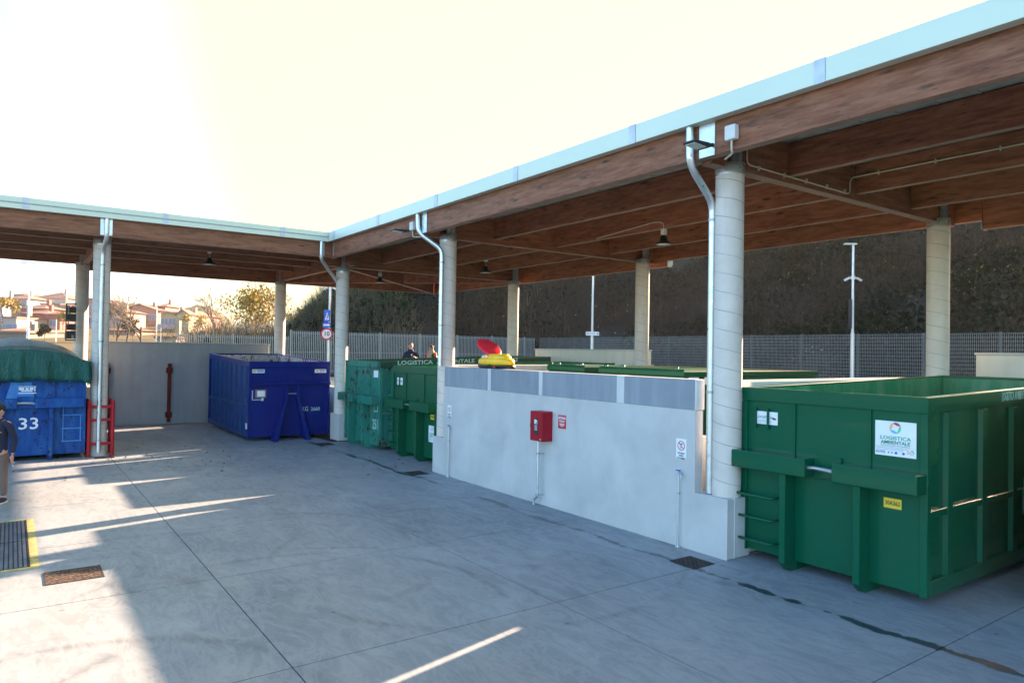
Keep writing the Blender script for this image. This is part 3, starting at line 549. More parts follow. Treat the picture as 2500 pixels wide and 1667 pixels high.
# ------------------------------------------------------------------ roll-off containers (local frame: hook end faces -y, width along x, length along +y)
def container(label, loc, rz, W, L, zt, P, kind='beam', ribs=9, ladder=True, rimmat=None, sidemat=None, inner='innerg', zb=0.13, legx=(-0.47, 0.55), beams=((-1.27, -0.13), (0.24, 1.27)), rimh=0.19, zr=None):
    zr = zr or zt; T = lambda y: zt + (zr - zt) * y / L
    def slab(b, x0, x1, y0, y1, z0, d0, d1=0.0, lower=None):   # box whose top follows the rim; d = drop below the rim
        x0, x1 = min(x0, x1), max(x0, x1); a0 = z0 if lower is None else T(y0) - lower; a1 = z0 if lower is None else T(y1) - lower
        b.hexa([(x0, y0, a0), (x1, y0, a0), (x1, y1, a1), (x0, y1, a1), (x0, y0, T(y0) - d0), (x1, y0, T(y0) - d0), (x1, y1, T(y1) - d0), (x0, y1, T(y1) - d0)])
    t = thing('skip_container', label, 'container', loc, rz, 'roll-off waste containers under the canopy')
    rimmat = rimmat or P; sidemat = sidemat or P; h = W / 2
    def mk(fn, name, mat, bevel=0.006, parent=None, lab=None):
        b = MB(); fn(b); return b.build(name, mat, t if parent is None else parent, bevel=bevel, label=lab)
    mk(lambda b: b.box(-h + 0.05, h - 0.05, 0.05, L - 0.05, zb, zb + 0.09), 'floor_plate', inner)
    fr = mk(lambda b: (b.box(-h + 0.07, h - 0.07, 0.03, 0.06, zb, zt - rimh + 0.01)), 'front_panel', P, 0)
    mk(lambda b: b.box(-h + 0.055, h - 0.055, 0.0615, 0.066, zb + 0.1, zt - 0.03), 'inner_lining', inner, 0)
    for cx_ in (-h, h - 0.09):
        for cy_ in (0.0, L - 0.1): mk(lambda b: b.box(cx_, cx_ + 0.09, cy_, cy_ + 0.10, zb - 0.02, T(cy_) - rimh - 0.002), 'corner_post', P)
    for s in (-1, 1):
        mk(lambda b: slab(b, s * (h - 0.07), s * (h - 0.055), 0.1, L - 0.1, zb + 0.02, rimh), 'side_panel', sidemat, 0)
        mk(lambda b: slab(b, s * (h - 0.115), s * (h - 0.1115), 0.1, L - 0.1, zb + 0.09, 0.03), 'inner_lining', inner, 0)
        mk(lambda b: b.box(s * (h - 0.10), s * h, 0.1, L - 0.1, zb - 0.02, zb + 0.16), 'sill_rail', sidemat)
        zm = 1.02
        mk(lambda b: b.box(s * (h - 0.055), s * (h - 0.008), 0.1, L - 0.1, zm, zm + 0.09), 'side_rail', sidemat)
        n = ribs
        for i in range(n):
            yy = 0.12 + (L - 0.34) * (i + 0.5) / n
            mk(lambda b: b.prism([(s * (h - 0.071), yy - 0.07), (s * (h - 0.005), yy - 0.035), (s * (h - 0.005), yy + 0.035), (s * (h - 0.071), yy + 0.07)], zb + 0.16, T(yy) - rimh - 0.004, 'Z') if kind != 'taper' else
               b.hexa([(s * (h - 0.071), yy - 0.10, zb + 0.16), (s * (h - 0.003), yy - 0.07, zb + 0.16), (s * (h - 0.003), yy + 0.07, zb + 0.16), (s * (h - 0.071), yy + 0.10, zb + 0.16),
                       (s * (h - 0.071), yy - 0.10, zt - rimh), (s * (h - 0.003), yy - 0.07, zt - rimh), (s * (h - 0.003), yy + 0.07, zt - rimh), (s * (h - 0.071), yy + 0.10, zt - rimh)]), 'rib', sidemat, 0.004)
    mk(lambda b: b.box(-h + 0.07, h - 0.07, L - 0.06, L - 0.03, zb, zr - rimh), 'rear_door', P, 0)
    mk(lambda b: b.box(-h + 0.12, h - 0.12, L - 0.106, L - 0.102, zb + 0.1, zr - 0.05), 'inner_lining', inner, 0)
    # rim, four lengths
    mk(lambda b: b.box(-h, h, 0.0, 0.10, zt - rimh, zt), 'rim', rimmat)
    mk(lambda b: b.box(-h, h, L - 0.10, L, zr - rimh, zr), 'rim', rimmat)
    for s in (-1, 1): mk(lambda b: slab(b, s * (h - 0.11), s * h, 0.102, L - 0.102, 0, 0.002, lower=rimh), 'rim', rimmat)
    # skids + front uprights with sloped feet
    for x in legx:
        if kind == 'vee': continue
        mk(lambda b: (b.prism([(-0.20, 0.115), (-0.20, 1.31), (0.035, 1.31), (0.035, 0.0), (-0.06, 0.0)], x - 0.045, x + 0.045, 'X'), b.box(x - 0.05, x + 0.05, 0.04, L, 0.0, zb)), 'leg', P)
    if kind in ('beam', 'taper'):
        for (a, c) in beams:
            mk(lambda b: b.box(a, c, -0.25, 0.028, 1.315, 1.555), 'bumper_beam', P, 0.014)
        g0, g1 = beams[0][1], beams[1][0]
        hk = mk(lambda b: b.box(g0, g1, -0.02, 0.029, 1.30, 1.60), 'hook_plate', P)
        mk(lambda b: b.tube([(g0 - 0.02, -0.15, 1.44), (g0 + 0.1, -0.16, 1.45), (g1 - 0.08, -0.15, 1.44), (g1 + 0.02, -0.14, 1.42)], 0.028, 10), 'hook_bar', 'galvd', 0, hk)
        for x in (-0.43, 0.605): mk(lambda b: b.box(x - 0.008, x + 0.008, 0.005, 0.03, 1.56, zt - rimh), 'stiffener', P, 0)
    if ladder:
        for z in (0.30, 0.62, 0.93):
            mk(lambda b: b.tube([(-h + 0.03, 0.0, z), (-h + 0.03, -0.14, z), (-0.68, -0.14, z - 0.0), (-0.68, 0.03, z)], 0.02, 6), 'ladder_rung', P, 0)
    return t
def fpatch(t, x0, x1, z0, z1, mat, name='sticker', y=0.024, parent=None):
    b = MB(); b.box(x0, x1, y, y + 0.004, z0, z1); return b.build(name, mat, t if parent is None else parent)
def ring_logo(cx, cz, r, y, parent):
    for k, mm in enumerate(('logo_r', 'logo_g', 'logo_b', 'logo_o')):
        b = MB(); n = 12; a0 = math.pi / 2 - k * math.pi / 2 + 0.5; vs = []; fs = []
        for i in range(n + 1):
            a = a0 - (math.pi / 2 + 0.35) * i / n; wd = 0.5 * math.sin(math.pi * min(1, (i + 0.6) / n)) ** 0.7
            vs += [(cx + math.cos(a) * r * (1 - wd), y - k * 0.0004, cz + math.sin(a) * r * (1 - wd)), (cx + math.cos(a) * r, y - k * 0.0004, cz + math.sin(a) * r)]
        for i in range(n): fs.append((2 * i, 2 * i + 1, 2 * i + 3, 2 * i + 2))
        b.add(vs, fs, 0); b.build('logo_arc', mm, parent)
def company_sign(t, x0, x1, z0, z1):
    s = fpatch(t, x0, x1, z0, z1, 'white', 'company_sign', 0.018); y = 0.0165; cx = (x0 + x1) / 2; W = x1 - x0; H = z1 - z0
    ring_logo(cx - 0.0 * W, z1 - 0.19 * H, 0.14 * W, y, s)
    text('LOGISTICA', 0.125 * W, 'inkgreen', '-Y', (cx, y, z0 + 0.515 * H), s, bold=0.0008, sx=1.2)
    text('AMBIENTALE', 0.125 * W, 'inkgreen', '-Y', (cx, y, z0 + 0.385 * H), s, bold=0.0014, sx=0.98)
    text('SERVIZI INTEGRATI PER L\'AMBIENTE', 0.045 * W, 'inkgrey', '-Y', (cx, y, z0 + 0.295 * H), s)
    fpatch(t, x0 + 0.01, x1 - 0.01, z0 + 0.25 * H, z0 + 0.256 * H, 'inkgreen', 'rule', 0.0165, s)
    for k in range(2): fpatch(t, x0 + 0.03 * W, x1 - (0.2 + 0.1 * k) * W, z0 + (0.215 - 0.045 * k) * H, z0 + (0.228 - 0.045 * k) * H, 'inkgrey', 'small_print', 0.0165, s)
    fr_ = fpatch(t, x0 + 0.03 * W, x0 + 0.25 * W, z0 + 0.06 * H, z0 + 0.14 * H, 'inkblue', 'phone_box', 0.0165, s); fpatch(t, x0 + 0.037 * W, x0 + 0.243 * W, z0 + 0.07 * H, z0 + 0.13 * H, 'white', 'phone_box_face', 0.0155, s)
    text('800-739662', 0.045 * W, 'ink', '-Y', (x0 + 0.14 * W, 0.0148, z0 + 0.1 * H), s)
    for xx, mm in ((0.34, 'inkgrey'), (0.42, 'inkgrey')): fpatch(t, x0 + (xx - 0.02) * W, x0 + (xx + 0.02) * W, z0 + 0.07 * H, z0 + 0.13 * H, mm, 'mark', 0.0165, s)
    for xx in (0.52, 0.70):
        b = MB(); b.cyl((x0 + xx * W, 0.018, z0 + 0.1 * H), (x0 + xx * W, 0.0155, z0 + 0.1 * H), 0.033 * W, n=16); b.build('mark', 'inkblue', s)
    text('5', 0.13 * W, 'logo_o', '-Y', (x1 - 0.19 * W, 0.0155, z0 + 0.15 * H), s, bold=0.001)
    ring_logo(x1 - 0.10 * W, z0 + 0.155 * H, 0.052 * W, 0.0155, s)
    return s
def locatelli(t, x0, x1, z0, z1, y=0.018, split=True):
    s = fpatch(t, x0, x1, z0, z1, 'white', 'maker_sticker', y); W = x1 - x0
    if split: b = MB(); b.box((x0 + x1) / 2 + 0.01, (x0 + x1) / 2 + 0.035, y - 0.03, y - 0.005, z0 - 0.06, z1 + 0.05); b.build('bracket', 'green', t); b = MB(); b.box(x0 - 0.02, x0 + 0.0, y - 0.03, y - 0.005, z0 - 0.06, z1 + 0.05); b.build('bracket', 'green', t)
    text('LOCATELLI', 0.115 * W * 1.35, 'inkteal', '-Y', (x0 + 0.36 * W, y - 0.0015, z0 + 0.55 * (z1 - z0)), s, bold=0.0008)
    b = MB(); b.prism([(x0 + 0.62 * W, z0 + 0.48 * (z1 - z0)), (x0 + 0.8 * W, z0 + 0.58 * (z1 - z0)), (x0 + 0.93 * W, z0 + 0.5 * (z1 - z0)), (x0 + 0.93 * W, z0 + 0.4 * (z1 - z0)), (x0 + 0.8 * W, z0 + 0.4 * (z1 - z0)), (x0 + 0.72 * W, z0 + 0.52 * (z1 - z0))], y - 0.003, y - 0.001, 'Y'); b.build('truck_emblem', 'ink', s)
    for k in range(3): fpatch(t, x0 + 0.05 * W, x1 - 0.3 * W, z0 + (0.1 + 0.1 * k) * (z1 - z0), z0 + (0.13 + 0.1 * k) * (z1 - z0), 'inkgrey', 'small_print', y - 0.001, s)
    return s
RZ = -math.pi / 2
# nearest green container
C1 = container('glossy green open container numbered 30A362 beside the nearest column', (8.70, 5.145, 0), RZ, 2.56, 6.2, 2.44, 'green', kind='taper', ribs=6, zr=2.57)
locatelli(C1, -1.03, -0.70, 1.93, 2.11)
company_sign(C1, 0.66, 1.145, 1.71, 2.13)
ys_ = fpatch(C1, 0.77, 0.98, 1.08, 1.20, 'ysticker', 'number_plate', 0.018)
text('30A362', 0.072, 'ink', '-Y', (0.875, 0.0165, 1.14), ys_, bold=0.0012, sx=0.78)
# side lettering faces the camera side (+x of the container = world -Y)
def side_text(t, s, size, mat, x, y, z, sx=1.0, tilt=0.0):
    o = text(s, size, mat, '-Y', (0, 0, 0), t, sx=sx, bold=0.003, align='LEFT'); o.location = (x, y, z); o.rotation_euler = (Matrix.Rotation(math.pi / 2, 3, 'Z') @ Matrix.Rotation(-tilt, 3, 'Y')).to_euler(); return o
side_text(C1, 'LOGISTICA AMBIENTALE  800 739662', 0.165, 'letterg', 1.283, 2.08, 2.395, 0.5, tilt=0.021)
ms = MB(); ms.box(1.212, 1.2135, 0.42, 0.66, 1.93, 2.11); ms = ms.build('maker_sticker', 'white', C1)
side_text(C1, 'LOCATELLI', 0.05, 'inkteal', 1.2150, 0.43, 2.03)
container('unseen green open container added to shade the right side of the nearest one', (9.85, 1.95, 0), RZ, 2.52, 6.0, 2.44, 'greenold', ribs=7)  # out of view, added so the nearest container's side falls dark
# teal rusty container
C2 = container('rusty teal open container numbered 251 beside the corner column', (8.62, 19.905, 0), RZ, 2.57, 6.25, 2.56, 'teal', ribs=9, rimmat='tealrim', inner='tealrim', ladder=False, zr=2.75)
fpatch(C2, 0.80, 1.10, 2.09, 2.29, 'white', 'maker_sticker'); 
ss = fpatch(C2, 0.86, 1.12, 1.10, 1.32, 'stencil', 'worn_sticker'); fpatch(C2, 0.88, 1.10, 1.12, 1.30, 'teal', 'worn_patch', 0.0235, ss)
text('251', 0.42, 'stencil', '-Y', (0.98, 0.0225, 0.72), C2, sx=0.62)
text('KY', 0.16, 'ink', '-Y', (0.88, 0.0225, 0.42), C2, sx=0.8)
side_text(C2, 'LOGISTICA  AMBIENTALE', 0.165, 'stencil', 1.288, 0.54, 2.512, 1.42, tilt=0.0304)
side_text(C2, '800 739662', 0.165, 'stencil', 1.288, 3.75, 2.61, 1.42, tilt=0.0304)
fpatch(C2, -1.1, 1.12, 2.375, 2.555, 'teal', 'rim_patch', -0.006)
for i in range(3):
    b = MB(); b.tube([(1.2, 0.30, 0.75 + i * 0.42), (1.34, 0.30, 0.75 + i * 0.42), (1.34, 0.62, 0.75 + i * 0.42), (1.2, 0.62, 0.75 + i * 0.42)], 0.02, 6); b.build('ladder_rung', 'teal', C2)
# second green container
C3 = container('green open container half hidden behind the middle front column', (8.80, 16.92, 0), RZ, 2.52, 6.2, 2.46, 'greenold', ribs=8, zr=2.60)
locatelli(C3, -1.0, -0.66, 1.93, 2.13)
company_sign(C3, 0.87, 1.21, 0.55, 0.97)
ys2 = fpatch(C3, 0.96, 1.19, 1.13, 1.26, 'ysticker', 'number_plate', 0.018); text('30A363', 0.06, 'ink', '-Y', (1.075, 0.0165, 1.195), ys2, bold=0.0006, sx=0.9)
# lidded containers in the walled bay
def lidded(label, x0, y0, y1, L, zt):
    c = (x0, (y0 + y1) / 2, 0); t = thing('lidded_container', label, 'container', c, group='lidded green containers behind the grey panelled wall'); W = y1 - y0
    b = MB(); b.box(0, L, -W / 2, W / 2, 0.15, zt - 0.14); b.build('body', 'greenold', t, bevel=0.01)
    b = MB(); b.box(0, 0.08, -W / 2 + 0.15, W / 2 - 0.15, 0, 0.15); b.box(L - 0.08, L, -W / 2 + 0.15, W / 2 - 0.15, 0, 0.15); b.build('skid', 'greenold', t)
    b = MB(); b.box(-0.03, L + 0.03, -W / 2 - 0.03, W / 2 + 0.03, zt - 0.137, zt - 0.03); b.build('lid', 'greenold', t, bevel=0.012)
    b = MB(); b.cyl((0.0, -W / 2, zt - 0.01), (0.0, W / 2, zt - 0.01), 0.02, n=8)
    b.build('hinge_rod', 'greenold', t)
    for k in (-0.42, 0.42, 0.2):
        h_ = MB(); h_.tube([(0.0, k * W - 0.05, zt - 0.03), (0.0, k * W - 0.05, zt + 0.04), (0.0, k * W + 0.05, zt + 0.04), (0.0, k * W + 0.05, zt - 0.03)], 0.014, 6); h_.build('lifting_loop', 'greenold', t)
    return t
LA = lidded('long green lidded container behind the grey panelled wall beside the nearest column', 10.7, 9.25, 11.65, 4.6, 2.60)
for k, xx in enumerate((0.15, 0.62)): b = MB(); b.box(xx, xx + 0.3, -1.203, -1.2005, 2.30, 2.45); b.build('sticker', 'white', LA)
LB = lidded('small green lidded container behind the grey panelled wall, left of the long one', 10.9, 12.4, 13.75, 4.4, 2.60)

# dark blue container, left bay
def blue_container():
    t = container('dark blue open container marked KG 2660 with ribbed sides', (7.26, 22.3, 0), 0, 2.58, 5.40, 2.475, 'blue', kind='vee', ribs=8, rimmat='blue', sidemat='blueside', inner='inner', ladder=False, legx=(), zr=2.67)
    b = MB(); b.box(-1.30, 1.30, -0.05, 0.028, 1.735, 1.82); b.build('ledge', 'blue', t, bevel=0.01)
    for s, pts in ((-1, [(-0.17, 1.73), (-0.14, 1.36), (-0.56, 0.0)]), (1, [(0.225, 1.73), (0.215, 1.36), (0.47, 0.0)])):
        for (x0, z0), (x1, z1) in zip(pts[:-1], pts[1:]):
            y0 = -0.05 if z0 > 1.5 else -0.10; y1 = -0.10 if z1 > 1 else -0.42
            b = MB(); b.hexa([(x1 - 0.06, y1, z1), (x1 + 0.06, y1, z1), (x1 + 0.06, 0.029, z1), (x1 - 0.06, 0.029, z1), (x0 - 0.045, y0, z0), (x0 + 0.045, y0, z0), (x0 + 0.045, 0.029, z0), (x0 - 0.045, 0.029, z0)]); b.build('leg', 'blue', t, bevel=0.006)
    b = MB(); b.cyl((-0.14, -0.06, 1.46), (0.21, -0.06, 1.46), 0.018, n=8); b.build('hook_bar', 'galvd', t)
    for x0, x1 in ((-1.21, -0.82), (0.78, 1.16)):
        s = fpatch(t, x0, x1, 2.115, 2.225, 'white', 'maker_sticker', 0.022)
        fpatch(t, x0 + 0.03, x0 + 0.13, 2.15, 2.205, 'ysticker', 'emblem', 0.0205, s); text('B', 0.05, 'ink', '-Y', (x0 + 0.08, 0.019, 2.178), s, bold=0.002)
        fpatch(t, x0 + 0.15, x1 - 0.02, 2.175, 2.205, 'ink', 'print_line', 0.0205, s); fpatch(t, x0 + 0.17, x1 - 0.04, 2.135, 2.16, 'inkgrey', 'print_line', 0.0205, s)
    s = fpatch(t, -1.09, -0.76, 1.345, 1.60, 'cardboard', 'taped_notice', 0.022); fpatch(t, -1.03, -0.80, 1.385, 1.56, 'white', 'paper', 0.0205, s)
    fpatch(t, -1.19, -1.16, 1.31, 1.58, 'stencil', 'paint_mark', 0.022); fpatch(t, -1.19, -0.83, 1.275, 1.295, 'stencil', 'paint_mark', 0.022)
    fpatch(t, -0.90, -0.84, 1.25, 1.34, 'stencil', 'paint_mark', 0.0215)
    text('KG', 0.20, 'stencil', '-Y', (0.48, 0.0225, 0.95), t, sx=0.8); text('2660', 0.165, 'stencil', '-Y', (0.82, 0.0225, 0.94), t, sx=0.9)
    b = MB(); b.lathe([(0.0, -0.002), (0.11, -0.002), (0.11, 0.002), (0.0, 0.002)], n=20); o = b.build('round_sticker', 'white', t, loc=(-1.225, 2.75, 2.05)); o.rotation_euler = (0, math.pi / 2, 0)
    b = MB(); b.box(-1.2935, -1.2915, 0.12, 0.3, 0.38, 0.56); b.build('plate', 'white', t)
    return t
blue_container()

# azure worn container with tarpaulin, far left
LC = container('worn azure container numbered 33 under a green tarpaulin', (0.31, 21.2, 0), 0, 2.58, 6.3, 2.45, 'sky', ribs=9, inner='inner', ladder=False, legx=(-0.53, 0.53), rimmat='sky', beams=((-1.27, -0.17), (0.20, 1.24)))
text('33', 0.40, 'white', '-Y', (0.08, 0.022, 0.91), LC, sx=1.15, bold=0.004)
s = fpatch(LC, -0.15, 0.22, 1.67, 1.69, 'white', 'stencil_line', 0.022)
fpatch(LC, -0.15, 0.22, 1.835, 1.85, 'white', 'stencil_line', 0.022); fpatch(LC, -0.14, -0.03, 1.76, 1.815, 'white', 'torn_sticker', 0.022); fpatch(LC, 0.0, 0.06, 1.76, 1.81, 'white', 'torn_sticker', 0.022); fpatch(LC, 0.085, 0.16, 1.76, 1.82, 'white', 'torn_sticker', 0.022); fpatch(LC, -0.09, 0.14, 1.72, 1.75, 'white', 'torn_sticker', 0.022); fpatch(LC, 0.175, 0.2, 1.72, 1.83, 'white', 'torn_sticker', 0.022)
for z in (0.43, 0.75, 1.09):
    b = MB(); b.box(0.77, 1.21, -0.01, 0.025, z, z + 0.03); b.build('ladder_rung', 'skyfade', LC, bevel=0.004)
b = MB(); b.box(0.79, 0.81, 0.0, 0.026, 0.43, 1.30); b.box(1.17, 1.19, 0.0, 0.026, 0.43, 1.1); b.build('ladder_rail', 'skyfade', LC)
b = MB(); b.prism([(-0.45, 1.35), (0.22, 1.35), (0.12, 1.95), (-0.3, 1.95)], 0.024, 0.028, 'Y'); b.build('faded_patch', 'skyfade', LC)
# tarpaulin: draped height field with folded skirts
def tarp():
    b = MB(); nu, nv = 40, 44; W = 1.37; L0, L1 = -0.10, 6.45; vs = []
    def top(u, v):   # u -1..1 across, v 0..1 along
        dome = (0.34 + 0.24 * math.sin(math.pi * min(1, v * 1.3 + 0.02))) * (1 - abs(u + 0.1) ** 2.4 * 0.85) * (1 if v > 0 else 0.85)
        return 2.47 + max(0, dome) * min(1, (1 - abs(u)) * 5) + 0.02 * math.sin(7 * u + 9 * v) * math.sin(7 * v) + 0.006 * math.sin(21 * u + 3 * v)
    sk = 8
    # front skirt rows, then top rows
    for j in range(nv + 1 + sk):
        for i in range(nu + 1):
            u = -1 + 2 * i / nu
            if j < sk:
                k = j / sk; zt = top(u, 0); hem = 1.98 + 0.03 * math.sin(3 * u + 1) - 0.03 * u + 0.02 * math.sin(11 * u)
                fold = 0.06 * (math.sin(17 * u + 2.0 * k) + 0.6 * math.sin(31 * u + 1.5)) * (1 - k) ** 0.8
                vs.append((W * u * (1.0 + 0.012 * (1 - k)), L0 + fold - 0.05 * (1 - k), hem + (zt - hem) * k))
            else:
                v = (j - sk) / nv; vs.append((W * u, L0 + (L1 - L0) * v, top(u, v)))
    rows = nv + 1 + sk; fs = []; ms = []
    for j in range(rows - 1):
        for i in range(nu): fs.append((j * (nu + 1) + i, j * (nu + 1) + i + 1, (j + 1) * (nu + 1) + i + 1, (j + 1) * (nu + 1) + i))
    n0 = len(fs); b.add(vs, fs, 0, True)
    for k in range(sk * nu, n0): b.m[k] = 1
    for s in (-1, 1):
        vs = []; fs = []; n = 60
        for j in range(n + 1):
            v = j / n; y = L0 + (L1 - L0) * v
            for k in range(5):
                kk = k / 4; hem = 1.99 + 0.03 * math.sin(13 * v); fold = 0.03 * math.sin(60 * v + 3 * kk) * kk
                vs.append((s * (W + 0.012 * kk + fold * 0.6 + 0.012 * kk), y, 2.47 + (hem - 2.47) * kk + 0.03 * math.sin(9 * s + 5 * v) * math.sin(7 * v) * (1 - kk)))
        for j in range(n):
            for k in range(4):
                q = (j * 5 + k, (j + 1) * 5 + k, (j + 1) * 5 + k + 1, j * 5 + k + 1); fs.append(q if s > 0 else q[::-1])
        b.add(vs, fs, 0, True)
    o = b.build('tarpaulin', ['tarp', 'tarpgrey'], loc=(0.31, 21.2, 0))
    so_ = o.modifiers.new('thick', 'SOLIDIFY'); so_.thickness = 0.006
    return tag(o, 'green tarpaulin with grey top draped over the azure container', 'tarpaulin')
tarp()

# ------------------------------------------------------------------ column guard, ground covers
t = thing('column_guard', 'red tubular guard frame round the foot of the left front column', 'guard', (1.95, 21.45, 0))
for x in (-0.27, 0.27):
    for y in (-0.22, 0.40):
        b = MB(); b.lathe([(0.045, 0.0), (0.045, 1.44), (0.03, 1.47), (0.0, 1.475)], c=(x, y, 0), n=14); b.lathe([(0.075, 0.0), (0.075, 0.015)], c=(x, y, 0.001), n=14); b.build('post', 'red', t)
for z in (0.33, 0.95, 1.42 - 0.13):
    b = MB(); b.box(-0.24, 0.24, -0.245, -0.195, z - 0.035, z + 0.035); b.build('rail', 'red', t, bevel=0.008)
    for x in (-0.27, 0.27): b = MB(); b.box(x - 0.025, x + 0.025, -0.18, 0.36, z - 0.035, z + 0.035); b.build('rail', 'red', t, bevel=0.008)
def cover(label, x0, x1, y0, y1, mat, bars=0):
    c = ((x0 + x1) / 2, (y0 + y1) / 2, 0); t = thing('manhole_cover', label, 'manhole cover', c, group='iron covers set in the yard concrete')
    b = MB(); f = 0.02; b.box(x0, x1, y0, y0 + f, 0.001, 0.008); b.box(x0, x1, y1 - f, y1, 0.001, 0.008); b.box(x0, x0 + f, y0 + f, y1 - f, 0.001, 0.008); b.box(x1 - f, x1, y0 + f, y1 - f, 0.001, 0.008); b.build('frame', 'irond', t, origin=c)
    b = MB(); b.box(x0 + f, x1 - f, y0 + f, y1 - f, 0.001, 0.006)
    nx = max(3, int((x1 - x0) / 0.045)); ny = max(3, int((y1 - y0) / 0.045))
    for i in range(nx):
        for j in range(ny):
            if (i + j) % 2: continue
            px = x0 + 0.03 + (x1 - x0 - 0.06) * (i + 0.5) / nx; py = y0 + 0.03 + (y1 - y0 - 0.06) * (j + 0.5) / ny
            b.box(px - 0.012, px + 0.012, py - 0.012, py + 0.012, 0.006, 0.011)
    b.build('plate', mat, t, origin=c); return t
cover('long rusty iron cover in the sunlit concrete at lower left', 0.385, 1.015, 10.155, 10.72, 'iron')
cover('dark square iron cover at the near end of the white wall', 7.59, 8.02, 6.335, 6.775, 'irond')
cover('dark square iron cover at the far end of the white wall beside the green container', 7.64, 8.06, 14.60, 15.09, 'irond')
cover('dark square iron cover in front of the rusty teal container and corner column', 7.63, 8.05, 20.45, 21.0, 'irond')
cover('small iron cover at the foot of the red column guard', 1.80, 2.22, 20.75, 21.05, 'irond')
X = np.random.normal(3.4, 2.0, 120); Y = np.random.normal(19.8, 1.3, 120); X[:30] = np.random.normal(7.9, 0.8, 30); Y[:30] = np.random.uniform(14, 22, 30); P_l = np.stack([X, Y, np.full(120, 0.012)], 1)
LEAVES = P_l
# floor grating with yellow border
c = (-1.2, 12.6, 0); t = thing('floor_grating', 'steel floor grating framed by a yellow painted border at the left edge', 'grating', c)
b = MB()
b.box(-3.0, 0.36, 11.02, 11.115, 0.001, 0.004); b.box(-3.0, 0.36, 14.09, 14.17, 0.001, 0.004); b.box(0.262, 0.36, 11.117, 14.088, 0.001, 0.004); b.build('yellow_border', 'yellowpaint', t, origin=c)
b = MB(); b.box(-3.0, 0.24, 11.12, 14.08, 0.001, 0.0035); b.build('pit', 'irond', t, origin=c)
b = MB(); b.box(0.24, 0.26, 11.118, 14.085, 0.001, 0.014); b.box(-3, 0.239, 12.585, 12.605, 0.004, 0.013); b.build('frame', 'irond', t, origin=c)
i = 0; x = 0.21
while x > -1.2:
    b = MB(); b.box(x - 0.018, x + 0.018, 11.13, 12.58, 0.004, 0.012); b.box(x - 0.018, x + 0.018, 12.61, 14.07, 0.004, 0.012); b.build('bar', 'gratebar', t, origin=c); x -= 0.052

# ------------------------------------------------------------------ fixtures on the white wall
XW = 8.288
c = (XW, 10.48, 1.24); t = thing('hydrant_cabinet', 'red fire hose cabinet mounted on the white wall', 'cabinet', c)
b = MB(); b.box(8.05, XW, 10.30, 10.67, 1.235, 1.79); b.build('case', 'redbox', t, origin=c, bevel=0.006)
b = MB(); b.box(8.038, 8.048, 10.305, 10.665, 1.24, 1.785); dr = b.build('door', 'redbox', t, origin=c, bevel=0.003)
b = MB(); b.box(8.033, 8.0375, 10.42, 10.54, 1.36, 1.66); b.build('legend_plate', 'ink', dr, origin=c)
b = MB(); b.box(8.03, 8.037, 10.635, 10.655, 1.48, 1.55); b.build('latch', 'black', dr, origin=c)
b = MB(); b.box(8.0305, 8.0325, 10.485, 10.525, 1.555, 1.64); b.box(8.0305, 8.0325, 10.45, 10.475, 1.595, 1.63); b.box(8.0305, 8.0325, 10.44, 10.455, 1.55, 1.61); b.build('pictogram', 'white', dr, origin=c)
b = MB(); 
for k in range(5): b.box(8.0305, 8.0325, 10.44 + 0.01 * (k % 2), 10.52, 1.44 + k * 0.02, 1.448 + k * 0.02)
b.box(8.0365, 8.0378, 10.33, 10.37, 1.27, 1.285); b.build('small_print', 'white', dr, origin=c)
c = (8.18, 10.62, 0); t = thing('supply_pipe', 'galvanised water pipe with elbow below the red fire cabinet', 'pipe', c)
b = MB(); b.tube(pipe_path([(8.17, 10.58, 1.233), (8.17, 10.58, 0.17), (8.17, 10.69, 0.12), (8.17, 10.69, 0.0)], 0.07), 0.028, 12); b.build('pipe', 'galv', t, origin=c)
for z in (0.2, 0.98): b = MB(); b.cyl((8.17, 10.58, z - 0.02), (8.17, 10.58, z + 0.02), 0.036, n=12); b.cyl((8.17, 10.58, z), (XW, 10.55, z), 0.008, n=6); b.build('clamp', 'galvd', t, origin=c)
def plate(label, y0, y1, z0, z1, mat, name='wall_sign'):
    c = (XW - 0.002, (y0 + y1) / 2, (z0 + z1) / 2); t = thing(name, label, 'sign', c)
    b = MB(); b.box(XW - 0.005, XW - 0.0005, y0, y1, z0, z1); b.build('plate', mat, t, origin=c); return t
t = plate('red sign with white lettering on the wall beside the fire cabinet', 9.91, 10.13, 1.50, 1.745, 'redsign')
for z, s_ in ((0.085, 'USARE SOLO IN'), (0.06, "CASO D'INCENDIO")): text(s_, 0.026, 'white', '-X', (-0.0045, 0, z), t, bold=0.0012)
for z, s_ in ((0.022, 'É VIETATO L\'USO'), (0.003, 'PER ALTRI SCOPI'), (-0.036, 'TENERE SEMPRE'), (-0.055, 'CHIUSO DOPO'), (-0.078, "L'IMPIEGO")): text(s_, 0.02, 'white', '-X', (-0.0045, 0, z), t, bold=0.0008)
